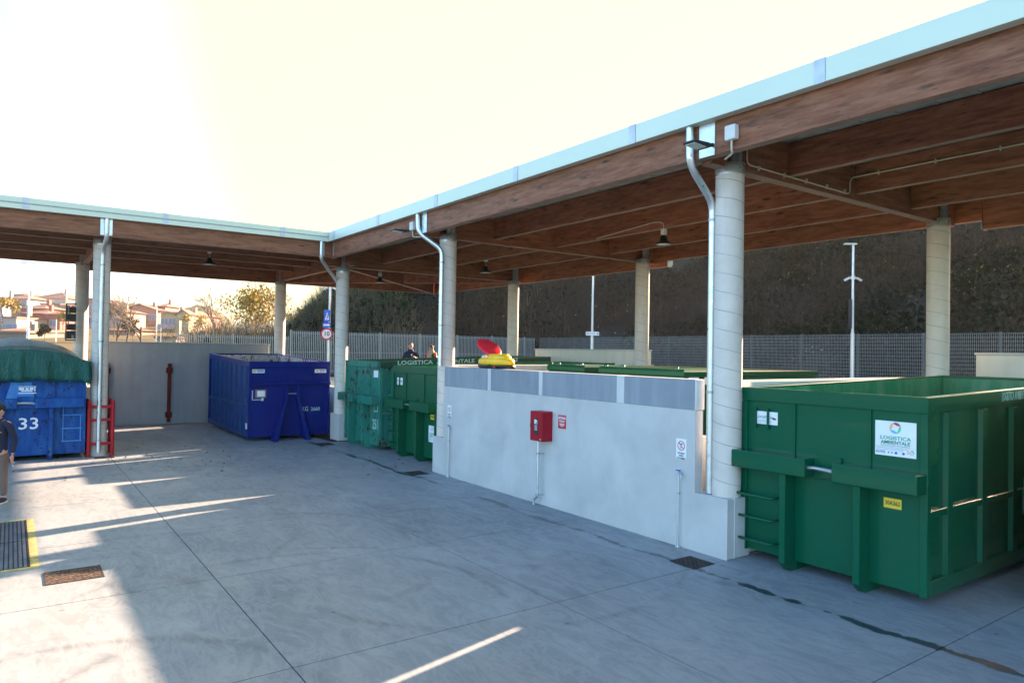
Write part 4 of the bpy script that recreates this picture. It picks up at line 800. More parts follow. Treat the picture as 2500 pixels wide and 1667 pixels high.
def acqua(label, yc, z0, z1, w_):
    t = plate(label, yc - w_ / 2, yc + w_ / 2, z0, z1, 'white'); h = z1 - z0; r = w_ * 0.36; cz = h * 0.16
    vs = []; fs = []; n = 28
    b = MB()
    for i in range(n):
        a = 2 * math.pi * i / n; vs += [(-0.0045, math.cos(a) * r, cz + math.sin(a) * r), (-0.0045, math.cos(a) * r * 0.82, cz + math.sin(a) * r * 0.82)]
    for i in range(n): j = (i + 1) % n; fs.append((2 * i, 2 * i + 1, 2 * j + 1, 2 * j))
    b.add(vs, fs); q = r * 0.62; k = r * 0.07
    b.add([(-0.0048, q + k, cz + q - k), (-0.0048, q - k, cz + q + k), (-0.0048, -q - k, cz - q + k), (-0.0048, -q + k, cz - q - k)], [(0, 1, 2, 3)]); b.build('prohibition_ring', 'inkred', t)
    b = MB(); b.prism([(r * 0.35, cz - r * 0.05), (r * 0.28, cz - r * 0.55), (-r * 0.02, cz - r * 0.55), (-r * 0.1, cz - r * 0.05), (0.0, cz - r * 0.05), (0.02 * r, cz - r * 0.45), (r * 0.22, cz - r * 0.45), (r * 0.26, cz - r * 0.05)], -0.0044, -0.004, 'X')
    b.box(-0.0044, -0.004, -r * 0.5, r * 0.15, cz + r * 0.25, cz + r * 0.42); b.box(-0.0044, -0.004, -r * 0.2, -r * 0.08, cz + r * 0.42, cz + r * 0.58); b.box(-0.0044, -0.004, r * 0.05, r * 0.15, cz + r * 0.1, cz + r * 0.25); b.build('tap_and_glass_pictogram', 'ink', t)
    for i, s_ in enumerate(('ACQUA', 'NON', 'POTABILE')): text(s_, h * 0.12, 'ink', '-X', (-0.0045, 0, -h * 0.2 - i * h * 0.125), t, bold=0.0006)
acqua('white ACQUA NON POTABILE sign on the wall near the nearest column', 7.19, 1.315, 1.625, 0.20)
acqua('white ACQUA NON POTABILE sign on the wall near the middle column', 14.10, 1.345, 1.64, 0.165)
def standpipe(label, y, zt):
    c = (8.24, y, 0); t = thing('water_tap', label, 'tap', c, group='water taps along the white wall')
    b = MB(); b.cyl((8.24, y, 0.01), (8.24, y, zt - 0.02), 0.0135, n=10); b.cyl((8.24, y, 0.0), (8.24, y, 0.02), 0.04, n=10); b.build('pipe', 'galv', t, origin=c)
    b = MB(); b.tube([(8.24, y, zt - 0.03), (8.23, y - 0.03, zt - 0.02), (8.22, y - 0.07, zt - 0.05), (8.22, y - 0.07, zt - 0.1)], 0.014, 8); b.build('spout', 'galvd', t, origin=c)
    b = MB(); b.box(8.225, 8.255, y - 0.03, y + 0.045, zt, zt + 0.018); b.build('blue_handle', 'inkblue', t, origin=c, bevel=0.003)
    for z in (0.55 * zt / 1.1 + 0.24,): b = MB(); b.cyl((8.24, y, z - 0.012), (8.24, y, z + 0.012), 0.022, n=10); b.cyl((8.24, y, z), (XW, y, z), 0.006, n=6); b.build('clamp', 'galvd', t, origin=c)
standpipe('thin water standpipe with blue tap handle near the nearest column', 7.20, 1.14)
standpipe('thin water standpipe with blue tap handle near the middle column', 14.05, 1.17)
# yellow and red plastic disc on the wall top
c = (8.62, 12.70, 2.532); t = thing('plastic_float', 'round yellow and black plastic device with tilted red disc on the wall top', 'plastic device', c)
E = dict(sx=0.52, sy=1.0)
b = MB(); b.lathe([(0.0, 0), (0.42, 0.0), (0.46, 0.03), (0.46, 0.06), (0.44, 0.075)], n=40, sx=0.6, sy=1.32); b.build('black_base', 'black', t)
b = MB(); b.lathe([(0.42, 0.077), (0.45, 0.095), (0.455, 0.15), (0.44, 0.19), (0.40, 0.215), (0.33, 0.225)], n=40, sx=0.6, sy=1.28); b.lathe([(0.31, 0.215), (0.31, 0.255), (0.28, 0.275), (0.26, 0.28), (0.255, 0.31), (0.0, 0.315)], c=(0, -0.10, 0), n=36, sx=0.7, sy=1.15); b.build('yellow_body', 'yellow', t)
b = MB(); b.lathe([(0.10, 0.22), (0.09, 0.34)], c=(0, 0.20, 0), n=16, sx=0.8); b.build('red_stub', 'redplastic', t)
b = MB(); b.ell((0, 0.30, 0.455), (0.24, 0.385, 0.045), rot=Matrix.Rotation(R(29), 3, 'X') @ Matrix.Rotation(R(-8), 3, 'Y'), nu=28, nv=12); b.build('red_disc', 'redplastic', t)
b = MB(); b.ell((-0.05, 0.40, 0.235), (0.06, 0.09, 0.05)); b.build('clear_dome', 'offwhite', t)
b = MB(); b.tube([(-0.29, -0.10, 0.01), (-0.31, -0.14, 0.07), (-0.31, -0.22, 0.08), (-0.30, -0.28, 0.02), (-0.31, -0.36, 0.05), (-0.30, -0.45, 0.01)], 0.014, 6); b.tube([(-0.30, -0.12, 0.012), (-0.32, -0.2, 0.04), (-0.31, -0.3, 0.05), (-0.3, -0.4, 0.015)], 0.011, 6); b.build('cable', 'rubber', t)
b = MB(); b.ell((-0.31, -0.37, 0.035), (0.02, 0.035, 0.025)); b.build('red_plug', 'redplastic', t)

# ------------------------------------------------------------------ lamps and conduits
def highbay(label, x, y, z, boxz=0.20, cable=None, boxdx=0.0):
    t = thing('hanging_lamp', label, 'lamp', (x, y, z), group='black bell lamps under the canopy')
    b = MB(); b.lathe([(0.19, 0.0), (0.19, 0.02), (0.14, 0.06), (0.09, 0.075), (0.085, 0.15), (0.06, 0.165), (0.055, 0.20), (0.0, 0.21)], n=24); b.build('shade', 'black', t)
    b = MB(); b.lathe([(0.0, -0.006), (0.155, -0.006), (0.155, -0.001), (0.0, -0.001)], n=20); b.build('lens', 'ledglass', t)
    b = MB(); b.cyl((0, 0, 0.2), (boxdx, 0, 0.2 + boxz), 0.006, n=5); b.cyl((0.02, 0, 0.2), (boxdx, 0.02, 0.2 + boxz), 0.004, n=5); b.build('suspension', 'galvd', t)
    b = MB(); b.box(boxdx - 0.05, boxdx + 0.05, -0.055, 0.055, 0.2 + boxz, 0.33 + boxz); b.build('junction_box', 'offwhite', t, bevel=0.008)
    if cable: b = MB(); b.tube(pipe_path([Vector((boxdx, 0, 0.32 + boxz))] + [Vector(p) for p in cable], 0.12), 0.011, 6); b.build('conduit', 'cream', t)
    return t
highbay('bell lamp hanging below the purlins left of the nearest column', 11.9, 10.91, 5.36, 0.02, [(-0.02, 0.0, 0.50), (-0.02, 0.25, 0.54), (-0.02, 2.2, 0.40)])
highbay('bell lamp hanging behind the top of the middle column', 12.1, 18.5, 5.36, 0.16, [(0, -0.1, 0.62), (0, -0.9, 0.66)])
highbay('bell lamp hanging under the corner bay right of the corner column', 10.6, 23.05, 5.27, 0.02, [(0, 0, 0.66)])
highbay('bell lamp hanging under the left wing beams', 4.9, 23.0, 5.43, 0.14, [(0.0, 0, 0.56), (0.2, 0.0, 0.60)])
def flood(label, y, x=7.62, z=5.83):
    t = thing('floodlight', label, 'floodlight', (x, y, z), group='black floodlights on the front beam')
    b = MB(); b.hexa([(-0.20, -0.11, -0.035), (0.13, -0.11, -0.06), (0.13, 0.11, -0.06), (-0.20, 0.11, -0.035), (-0.19, -0.10, 0.0), (0.13, -0.10, 0.01), (0.13, 0.10, 0.01), (-0.19, 0.10, 0.0)]); b.build('housing', 'black', t, bevel=0.008)
    b = MB(); b.hexa([(-0.17, -0.085, -0.045), (0.06, -0.085, -0.063), (0.06, 0.085, -0.063), (-0.17, 0.085, -0.045), (-0.17, -0.085, -0.03), (0.06, -0.085, -0.03), (0.06, 0.085, -0.03), (-0.17, 0.085, -0.03)]); b.build('lens', 'ledglass', t)
    b = MB(); b.cyl((0.12, 0, -0.02), (0.295, 0, 0.03), 0.028, n=10); b.build('arm', 'black', t)
    return t
flood('black floodlight on the front beam beside the nearest downpipe', 6.36, 7.60, 5.79); flood('black floodlight on the front beam beside the middle downpipe', 15.45, 7.60, 5.80)
def jbox(label, y, path):
    t = thing('junction_box', label, 'junction box', (7.91, y, 5.90)); b = MB(); b.box(-0.09, 0.006, -0.085, 0.085, -0.10, 0.10); b.build('box', 'offwhite', t, bevel=0.01)
    b = MB(); b.tube(pipe_path([(-0.04, 0.0, -0.10)] + path, 0.12), 0.014, 8); b.build('conduit', 'cream', t); return t
jbox('white junction box on the front beam right of the nearest column', 6.02, [(-0.04, 0.0, -0.25), (0.02, 0.02, -0.26), (0.15, 0.25, -0.27)])
jbox('white junction box on the front beam near the middle downpipe', 15.30, [(-0.04, 0.0, -0.25), (0.0, -0.03, -0.26), (0.15, -0.25, -0.27)])
# conduit along the cross beam and up to the purlin
c = (8.9, 6.5, 5.66); t = thing('cable_conduit', 'cream cable conduit clipped along the cross beam beside the nearest column', 'conduit', c)
path = [(8.86, 6.50, 5.95), (8.86, 6.50, 5.74), (11.72, 6.50, 5.70), (11.72, 6.50, 5.98), (11.90, 6.45, 6.03), (11.90, -1.5, 6.03)]
b = MB(); b.tube(pipe_path(path, 0.10), 0.013, 8); b.build('tube', 'cream', t, origin=c)
for x in (9.15, 9.8, 10.4, 11.0, 11.55): b = MB(); b.box(x - 0.008, x + 0.008, 6.478, 6.517, 5.69, 5.76); b.build('clip', 'cream', t, origin=c)
for y in (6.1, 5.2, 4.3, 3.4, 2.5): b = MB(); b.box(11.88, 11.918, y - 0.008, y + 0.008, 5.995, 6.065); b.build('clip', 'cream', t, origin=c)
# black display panel on the far left column
c = (1.55, 27.6, 3.6); t = thing('display_panel', 'black framed display panel fixed beside the far left column', 'panel', c)
b = MB(); b.box(1.44, 1.475, 27.55, 27.65, 3.03, 4.28); b.box(1.475, 1.74, 27.55, 27.65, 4.24, 4.28); b.box(1.475, 1.74, 27.55, 27.65, 3.03, 3.07); b.build('frame', 'black', t, origin=c)
for k in range(4): b = MB(); b.box(1.48, 1.74, 27.58, 27.62, 3.10 + k * 0.285, 3.36 + k * 0.285 - (0.05 if k % 2 else 0)); b.build('black_field', 'black' if k != 5 else 'white', t, origin=c)
b = MB(); b.box(1.50, 1.54, 27.574, 27.579, 3.90, 4.18); b.box(1.50, 1.54, 27.574, 27.579, 3.55, 3.72); b.box(1.62, 1.68, 27.574, 27.579, 3.1, 3.22); b.build('grey_marks', 'inkgrey', t, origin=c)
# small framed notice at the right edge
t_ = C1
b = MB(); b.box(1.284, 1.30, 2.76, 3.12, 0.76, 1.11); dbx = b.build('document_case', 'tealrim', t_, bevel=0.01)
b = MB(); b.box(1.3005, 1.304, 2.80, 3.08, 0.80, 1.06); b.build('card', 'white', dbx)

# ------------------------------------------------------------------ hillside, far terrain
M['soil'] = None
n_ = NT('bank_soil'); p_ = n_.pos(); k1 = n_.noise(p_, 0.35, 6, 0.65); k2 = n_.noise(p_, 3.0, 5, 0.7)
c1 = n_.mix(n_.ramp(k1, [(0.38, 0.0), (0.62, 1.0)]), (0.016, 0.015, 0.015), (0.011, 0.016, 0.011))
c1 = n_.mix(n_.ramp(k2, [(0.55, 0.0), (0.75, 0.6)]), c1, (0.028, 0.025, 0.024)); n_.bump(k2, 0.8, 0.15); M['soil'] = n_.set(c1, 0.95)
def leafmat(name, a, b_, tr=0.0, scale=0.5):
    n = NT(name); p = n.pos(); k = n.noise(p, scale, 4, 0.6); k2 = n.noise(p, 5.0, 2)
    c = n.mix(n.ramp(k, [(0.38, 0.0), (0.62, 1.0)]), a, b_); c = n.mix(n.ramp(k2, [(0.3, 0.0), (0.7, 0.5)]), c, tuple(v * 0.45 for v in a)); return n.set(c, 0.8, spec=0.08)
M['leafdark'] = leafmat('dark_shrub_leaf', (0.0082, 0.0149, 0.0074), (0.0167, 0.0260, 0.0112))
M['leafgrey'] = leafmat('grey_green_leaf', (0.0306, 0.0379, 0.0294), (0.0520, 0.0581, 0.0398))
M['drystem'] = leafmat('dry_brown_stem', (0.0490, 0.0357, 0.0288), (0.0750, 0.0576, 0.0432))
M['drygrass'] = leafmat('dry_pale_grass', (0.1170, 0.1035, 0.0675), (0.1800, 0.1530, 0.0990))
M['leafyellow'] = leafmat('yellow_autumn_leaf', (0.30, 0.20, 0.035), (0.42, 0.30, 0.06))
M['leafred'] = leafmat('russet_leaf', (0.20, 0.04, 0.03), (0.12, 0.04, 0.03))
M['leafbright'] = leafmat('bright_weed_leaf', (0.0280, 0.0800, 0.0160), (0.0480, 0.1120, 0.0240))
M['bark'] = leafmat('bark', (0.10, 0.075, 0.055), (0.17, 0.13, 0.10), scale=3)
M['twig'] = leafmat('bare_twigs', (0.17, 0.13, 0.10), (0.26, 0.20, 0.16), scale=3)
def fbm(x, y, s, seed=0):
    r = 0
    for o_, a in ((1, 1.0), (2.1, 0.5), (4.3, 0.25), (8.7, 0.13)):
        r = r + a * (np.sin(x * s * o_ * 1.3 + seed + 1.7 * np.sin(y * s * o_ * 0.9 + seed * 2.1)) * np.cos(y * s * o_ * 1.1 - seed + 1.3 * np.sin(x * s * o_ * 0.7 + 0.5)))
    return r
def hill_h(X, Y):
    X = np.asarray(X, float); Y = np.asarray(Y, float)
    d = np.maximum(0, X - 28.3)
    g_ = 1.5 + 0.60 * np.minimum(d, 20.5) + 0.05 * np.clip(d - 20.5, 0, 20)
    gx = np.where(X > 27.85, g_, -3.0)
    s_ = 1.2 + 0.62 * np.maximum(Y - 37.0, -4) + 0.42 * np.maximum(X - 13, 0) * np.clip((Y - 36.5) / 4, 0, 1)
    fl = 2.9 + 0.66 * (X - 0.292 * Y) - 0.1 * np.maximum(0, X - 0.292 * Y - 9)
    st = np.minimum(np.minimum(s_, fl), 15.5)
    h = np.maximum(gx, st)
    am = np.clip((h - 1.4) / 3, 0, 1) * 0.55
    h = h - 0.6 * np.maximum(0, Y - 58)
    return h + am * (0.55 * fbm(X, Y, 0.16) + 0.28 * fbm(X, Y, 0.6, 3.0))
xs_ = np.concatenate([np.arange(8, 60, 0.8), np.arange(60, 90, 2.0)]); ys_a = np.concatenate([np.arange(-70, 10, 2.5), np.arange(10, 36, 1.0), np.arange(36, 80, 0.8), np.arange(80, 160, 2.5)])
XX, YY = np.meshgrid(xs_, ys_a, indexing='ij'); HH = hill_h(XX, YY)
b = MB(); nx_, ny_ = XX.shape; b.v = list(zip(XX.ravel().tolist(), YY.ravel().tolist(), HH.ravel().tolist()))
ok = (XX > 27.1) | (YY > 35.9)
for i in range(nx_ - 1):
    for j in range(ny_ - 1):
        if ok[i, j] and ok[i + 1, j] and ok[i, j + 1] and ok[i + 1, j + 1]: b.f.append([i * ny_ + j, (i + 1) * ny_ + j, (i + 1) * ny_ + j + 1, i * ny_ + j + 1]); b.m.append(0); b.s.append(True)
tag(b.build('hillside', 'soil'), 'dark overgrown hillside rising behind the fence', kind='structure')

def npmesh(name, V, F, mat, n=4):
    me = bpy.data.meshes.new(name); k = len(V); me.vertices.add(k); me.vertices.foreach_set('co', V.astype(np.float32).ravel())
    nf = len(F); me.loops.add(nf * n); me.loops.foreach_set('vertex_index', F.astype(np.int32).ravel()); me.polygons.add(nf); me.polygons.foreach_set('loop_start', np.arange(nf, dtype=np.int32) * n)
    try: me.polygons.foreach_set('loop_total', np.full(nf, n, dtype=np.int32))
    except Exception: pass
    me.update(calc_edges=True); me.materials.append(M[mat]); o = bpy.data.objects.new(name, me); COL.objects.link(o); return o
def leaf_cloud(P, size, flatness=1.0):      # P (n,3) centres, size (n,) : random quads
    n = len(P); a = np.random.normal(size=(n, 3)); a[:, 2] *= flatness; a /= np.linalg.norm(a, axis=1)[:, None]; c_ = np.random.normal(size=(n, 3)); c_ -= (c_ * a).sum(1)[:, None] * a; c_ /= np.linalg.norm(c_, axis=1)[:, None]
    a *= size[:, None] * 0.5; c_ *= (size * np.random.uniform(0.3, 0.8, n))[:, None] * 0.5
    V = np.stack([P - a, P - c_ * 0.9, P + a, P + c_], 1).reshape(-1, 3); F = np.arange(4 * n).reshape(-1, 4); return V, F
def stems(P, h, wd, lean=0.35):             # thin upright blades (quads tapering)
    n = len(P); d = np.random.normal(size=(n, 3)) * lean; d[:, 2] = 1; d /= np.linalg.norm(d, axis=1)[:, None]; s_ = np.random.normal(size=(n, 3)); s_[:, 2] = 0; s_ /= np.linalg.norm(s_, axis=1)[:, None]; s_ *= wd[:, None] * 0.5
    T = P + d * h[:, None]; V = np.stack([P - s_, P + s_, T + s_ * 0.25, T - s_ * 0.25], 1).reshape(-1, 3); return V, np.arange(4 * n).reshape(-1, 4)
def scatter(n, az0=15.5, az1=75, r0=29, r1=66, power=1.0):
    az = np.radians(np.random.uniform(az0, az1, n)); r = r0 * (r1 / r0) ** np.random.uniform(0, 1, n); X = r * np.sin(az); Y = r * np.cos(az)
    m = ((X > 28.4) | (Y > 37.4)) & (X > 0.288 * Y); return X[m], Y[m], r[m]
def bushes(name, mat, n, per, rad, leaf, label, thr=None, seed=0, az=(15.5, 75), zoff=0.0, r0=29, r1=66, sgn=1):
    X, Y, r = scatter(n, az[0], az[1], r0, r1)
    if thr is not None: m = sgn * fbm(X, Y, 0.22, seed) > thr; X, Y, r = X[m], Y[m], r[m]
    sc_ = (r / 45) ** 0.35 * np.random.uniform(0.6, 1.4, len(X)) * np.clip(0.35 + (X - 0.288 * Y) / 9, 0.3, 1); Z = hill_h(X, Y)
    
    q = np.random.normal(size=(len(X), per, 3)); q /= np.linalg.norm(q, axis=2)[..., None]; q *= np.random.uniform(0.35, 1, (len(X), per, 1)) ** 0.5
    P = np.stack([X, Y, Z + zoff], 1)[:, None, :] + q * (np.array([1, 1, 0.75]) * rad) * sc_[:, None, None]; P[..., 2] += rad * 0.35 * sc_[:, None]
    S = (leaf * sc_[:, None] * np.random.uniform(0.5, 1.5, (len(X), per))); V, F = leaf_cloud(P.reshape(-1, 3), S.ravel())
    return tag(npmesh(name, V, F, mat), label, None, kind='stuff')
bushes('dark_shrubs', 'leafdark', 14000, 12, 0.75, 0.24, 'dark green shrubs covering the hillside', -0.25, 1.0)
bushes('grey_shrubs', 'leafgrey', 6000, 10, 0.6, 0.18, 'grey green scrub on the hillside', 0.1, 4.0)
bushes('bright_weeds', 'leafbright', 1500, 12, 0.4, 0.14, 'patches of bright green weeds on the hillside', 0.55, 7.0)
bushes('yellow_leaves', 'leafyellow', 1300, 7, 0.7, 0.10, 'scattered yellow autumn leaves on the hillside', 0.45, 9.0, zoff=0.4)
bushes('russet_weeds', 'leafred', 500, 8, 0.35, 0.12, 'russet weeds at the foot of the hillside', 0.4, 11.0, r1=50)
bushes('crest_weeds', 'leafbright', 420, 16, 0.55, 0.18, 'sunlit green weeds near the left crest of the bank', None, az=(19, 27), r0=44, r1=60, zoff=0.3)
def stem_field(name, mat, n, per, h, wd, label, thr, seed, az=(15.5, 75), r0=29, r1=66, spread=0.5, lean=0.3):
    X, Y, r = scatter(n, az[0], az[1], r0, r1); m = fbm(X, Y, 0.2, seed) > thr; X, Y, r = X[m], Y[m], r[m]; sc_ = (r / 45) ** 0.3 * np.clip(0.45 + (X - 0.288 * Y) / 9, 0.3, 1)
    ox = np.random.normal(size=(len(X), per, 2)) * spread; PX = X[:, None] + ox[..., 0]; PY = Y[:, None] + ox[..., 1]; PZ = hill_h(PX, PY) - 0.05
    P = np.stack([PX, PY, PZ], 2).reshape(-1, 3); k = len(P); V, F = stems(P, h * np.random.uniform(0.4, 1.4, k) * np.repeat(sc_, per), wd * np.random.uniform(0.6, 1.5, k) * np.repeat(sc_ ** 1.5, per), lean)
    return tag(npmesh(name, V, F, mat), label, None, kind='stuff')
stem_field('dry_stems', 'drystem', 7000, 12, 1.5, 0.035, 'brown dry stems standing on the hillside', -0.1, 2.0, lean=0.4)
stem_field('dry_grass', 'drygrass', 2600, 14, 0.9, 0.035, 'pale dry grass on the hillside', 0.25, 5.0)
stem_field('crest_grass', 'drygrass', 1500, 12, 1.3, 0.04, 'tall pale grass along the left crest of the bank', -9, 5.0, az=(15.8, 27), r0=42, r1=62, lean=0.4)
V, F = leaf_cloud(LEAVES, np.random.uniform(0.03, 0.10, 120), 0.15); V[:, 2] = np.clip(V[:, 2], 0.003, 0.03); tag(npmesh('fallen_leaves', V, F, 'bark'), 'brown leaf litter scattered on the concrete before the left bays', kind='stuff')
M['branch'] = leafmat('grey_brown_branch', (0.065, 0.056, 0.054), (0.10, 0.088, 0.082))
stem_field('bare_branches', 'branch', 1300, 5, 1.3, 0.032, 'bare grey branches on the hillside', -9, 3.0, spread=0.3, lean=0.6)
# litter of pale stones
X, Y, r = scatter(900, r0=36, r1=60); P = np.stack([X, Y, hill_h(X, Y) + 0.12], 1); V, F = leaf_cloud(P, np.random.uniform(0.06, 0.2, len(X)), 0.4)
n_ = NT('pale_litter'); M['litter'] = n_.set((0.42, 0.45, 0.46), 0.8); tag(npmesh('scattered_stones', V, F, 'litter'), 'pale stones and litter scattered on the dark bank', kind='stuff')

# far terrain on the left
M['meadow'] = leafmat('far_meadow', (0.11, 0.10, 0.05), (0.17, 0.12, 0.075), scale=0.05)
def town_h(az, r):
    f_ = np.clip((15.8 - az) / 3.0, 0, 1); h = 0.6 + f_ * 0.050 * np.maximum(0, r - 55) + f_ * 0.07 * np.clip(r - 240, 0, 110) * np.exp(-((az - 3) / 7.0) ** 2) + f_ * 5.5 * np.exp(-((az - 11.6) / 3.0) ** 2 - ((r - 250) / 50) ** 2)
    return h
azs = np.arange(-14, 22.1, 0.6); rs = np.array([38, 45, 55, 70, 90, 110, 130, 150, 170, 190, 210, 225, 240, 255, 270, 290, 310, 330, 350, 380, 430, 520, 700])
b = MB(); 
for a_ in azs:
    for r_ in rs: b.v.append((r_ * math.sin(R(a_)), r_ * math.cos(R(a_)), float(town_h(a_, r_)) + (0.6 * math.sin(a_ * 3 + r_ * 0.07) if r_ > 200 else 0)))
for i in range(len(azs) - 1):
    for j in range(len(rs) - 1): k = i * len(rs) + j; b.f.append([k, k + len(rs), k + len(rs) + 1, k + 1]); b.m.append(0); b.s.append(True)
tag(b.build('far_terrain', 'meadow'), 'rising land under the town at the left', kind='structure')

# ------------------------------------------------------------------ town houses
def wallmat(name, c_): M[name] = flat(name, c_, 0.85, var=0.08, scale=0.4)
for nm, c_ in (('render_white', (0.34, 0.28, 0.27)), ('render_pink', (0.30, 0.095, 0.085)), ('render_cream', (0.36, 0.28, 0.19)), ('render_yellow', (0.42, 0.31, 0.15)), ('render_blue', (0.29, 0.27, 0.30)), ('stone_wall', (0.17, 0.15, 0.14)), ('render_salmon', (0.32, 0.155, 0.12)), ('balcony_white', (0.36, 0.28, 0.29)), ('shutter_dark', (0.10, 0.11, 0.14)), ('window_glass', (0.16, 0.20, 0.26))): wallmat(nm, c_)
n_ = NT('terracotta_tiles'); p_ = n_.obj(); wv = n_.n.new('ShaderNodeTexWave'); n_.l(p_, wv.inputs[0]); wv.inputs['Scale'].default_value = 3; n_.bump(wv.outputs[1], 0.5, 0.05)
M['tiles'] = n_.set(n_.mix(n_.noise(p_, 1.5, 4), (0.19, 0.092, 0.078), (0.27, 0.13, 0.105)), 0.85)
M['tilesorange'] = flat('orange_tiles', (0.62, 0.20, 0.08), 0.85)
def house(label, px0, px1, py_eave, D, wallm, roof='hip', rh=1.6, depth=9.0, floors=2, nwin=3, rot=0.0, balc=(), roofm='tiles', fh=3.0, h=None, over=0.6, ridge=0.5, shutters=True, cat='house', side=False):
    c0 = at((px0 + px1) / 2, py_eave, D); W = (px1 - px0) * D / 1717.7; ze = c0.z; h = h or floors * fh + 3.0
    t = thing('town_house', label, cat, (c0.x, c0.y, ze - h), R(-35.4 + rot), group='houses of the town at the left')
    hw = W / 2
    b = MB(); b.box(-hw, hw, 0, depth, 0, h); b.build('wall', wallm, t)
    b = MB(); o = over
    if roof == 'hip':
        r0 = [(-hw - o, -o, h), (hw + o, -o, h), (hw + o, depth + o, h), (-hw - o, depth + o, h)]; k = min(hw, depth / 2) * 0.95
        r1 = [(-hw + k, depth / 2 - 0.01, h + rh), (hw - k, depth / 2 - 0.01, h + rh), (hw - k, depth / 2 + 0.01, h + rh), (-hw + k, depth / 2 + 0.01, h + rh)]
        b.hexa([(x, y, z + 0.003) for x, y, z in r0] + r1)
    elif roof == 'gable':      # ridge along y, gable faces the viewer
        b.add([(-hw - o, -o, h - 0.2), (hw + o, -o, h - 0.2), (hw * ridge * 0, -o, h + rh), (-hw - o, depth + o, h - 0.2), (hw + o, depth + o, h - 0.2), (0, depth + o, h + rh), (-hw - o, -o, h + 0.05), (hw + o, -o, h + 0.05), (0, -o, h + rh + 0.3), (-hw - o, depth + o, h + 0.05), (hw + o, depth + o, h + 0.05), (0, depth + o, h + rh + 0.3)],
              [(6, 8, 11, 9), (8, 7, 10, 11), (0, 2, 8, 6), (2, 1, 7, 8), (0, 3, 5, 2), (2, 5, 4, 1)])
    elif roof == 'shed': b.hexa([(-hw - o, -o, h + 0.003), (hw + o, -o, h + 0.003), (hw + o, depth + o, h + rh), (-hw - o, depth + o, h + rh), (-hw - o, -o, h + 0.25), (hw + o, -o, h + 0.25), (hw + o, depth + o, h + rh + 0.25), (-hw - o, depth + o, h + rh + 0.25)])
    else: b.box(-hw - 0.2, hw + 0.2, -0.2, depth + 0.2, h + 0.003, h + 0.3)
    rf = b.build('roof', roofm, t)
    if roof == 'gable': b = MB(); b.add([(-hw, 0.0, h), (hw, 0.0, h), (0, 0.0, h + rh * 0.97), (-hw, 0.1, h), (hw, 0.1, h), (0, 0.1, h + rh * 0.97)], [(0, 1, 2), (3, 5, 4)]); b.build('gable', wallm, t)
    b = MB(); b.box(hw * 0.3, hw * 0.3 + 0.6, depth * 0.4, depth * 0.4 + 0.6, h + rh * 0.4, h + rh + 0.9); b.build('chimney', wallm, rf)
    wx = [(-hw + W * (i + 0.5) / nwin) for i in range(nwin)]
    for f_ in range(floors):
        zc = h - 1.7 - f_ * fh
        for x in wx:
            ww, wh = (0.75, 0.75) if f_ % 2 == 0 or not balc else (0.8, 0.95)
            b = MB(); b.box(x - ww, x + ww, -0.06, -0.002, zc - wh, zc + wh); w_ = b.build('window', 'balcony_white' if wallm != 'render_white' else 'render_blue', t)
            b = MB(); b.box(x - ww + 0.15, x - 0.08, -0.09, -0.062, zc - wh + 0.12, zc + wh - 0.12); b.box(x + 0.08, x + ww - 0.15, -0.09, -0.062, zc - wh + 0.12, zc + wh - 0.12); b.build('pane', 'window_glass', w_)
        if side:
            for yy in (depth * 0.3, depth * 0.7):
                b = MB(); b.box(hw + 0.002, hw + 0.06, yy - 0.6, yy + 0.6, zc - 0.7, zc + 0.7); b.build('window', 'shutter_dark', t)
        if f_ in balc:
            b = MB(); b.box(-hw - 0.3, hw + 0.2, -1.3, -0.1, zc - 1.45, zc - 1.3); b.box(-hw - 0.3, hw + 0.2, -1.3, -1.2, zc - 1.3, zc - 0.45); b.build('balcony', 'balcony_white', t)
    return t
house('white house with terracotta roof highest at the far left', 7, 66, 729, 165, 'render_blue', 'hip', 1.3, floors=2, nwin=3)
house('small white attic house with hipped roof above the white house', 30, 54, 719, 178, 'render_white', 'hip', 0.8, floors=1, nwin=1, h=8)
house('long white house with broad terracotta roof on the town skyline', 80, 160, 728, 180, 'render_white', 'hip', 1.9, depth=10, floors=2, nwin=4)
house('grey house at the very left edge of the town', -30, 7, 732, 160, 'render_blue', 'flat', floors=2, nwin=2)
house('pink upper storey house with tiled roof and small windows', 52, 109, 753, 135, 'render_pink', 'hip', 1.0, depth=7, floors=1, nwin=3, h=9)
house('pink apartment house with long white balconies and two storeys', 49, 113, 765, 130, 'render_pink', 'hip', 0.9, depth=8, floors=3, nwin=2, balc=(0, 1, 2), fh=2.1, h=9)
house('pink side wing with white balconies beside the pink apartment house', 113.5, 147, 767, 128, 'render_pink', 'hip', 0.8, depth=8, floors=3, nwin=1, balc=(0, 1, 2), fh=2.1, h=9)
house('cream terraced house with flat roof between the skyline houses', 100, 146, 744, 160, 'render_cream', 'flat', floors=2, nwin=2)
house('plain white house block with two small windows left of the columns', 140, 172, 747, 150, 'render_blue', 'shed', 0.5, floors=2, nwin=1, h=10)
house('salmon house seen between the two left columns', 210, 232, 731, 150, 'render_salmon', 'flat', floors=4, nwin=2, h=14, balc=(1, 3))
house('low stone warehouse with terracotta roof above the tarpaulin', -20, 64, 812, 95, 'stone_wall', 'shed', 0.4, depth=8, floors=1, nwin=4, fh=2, h=3.5)
house('small shed with bright orange roof above the stone warehouse', 18, 52, 806, 101, 'render_cream', 'hip', 0.5, depth=6, floors=1, nwin=1, h=3.5, roofm='tilesorange')
house('low white terraces left of the pink apartment house', 8, 40, 777, 120, 'render_white', 'flat', floors=1, nwin=2, h=4)
house('cream house with wide roof behind the bare trees', 240, 302, 761, 150, 'render_cream', 'hip', 1.2, floors=2, nwin=3)
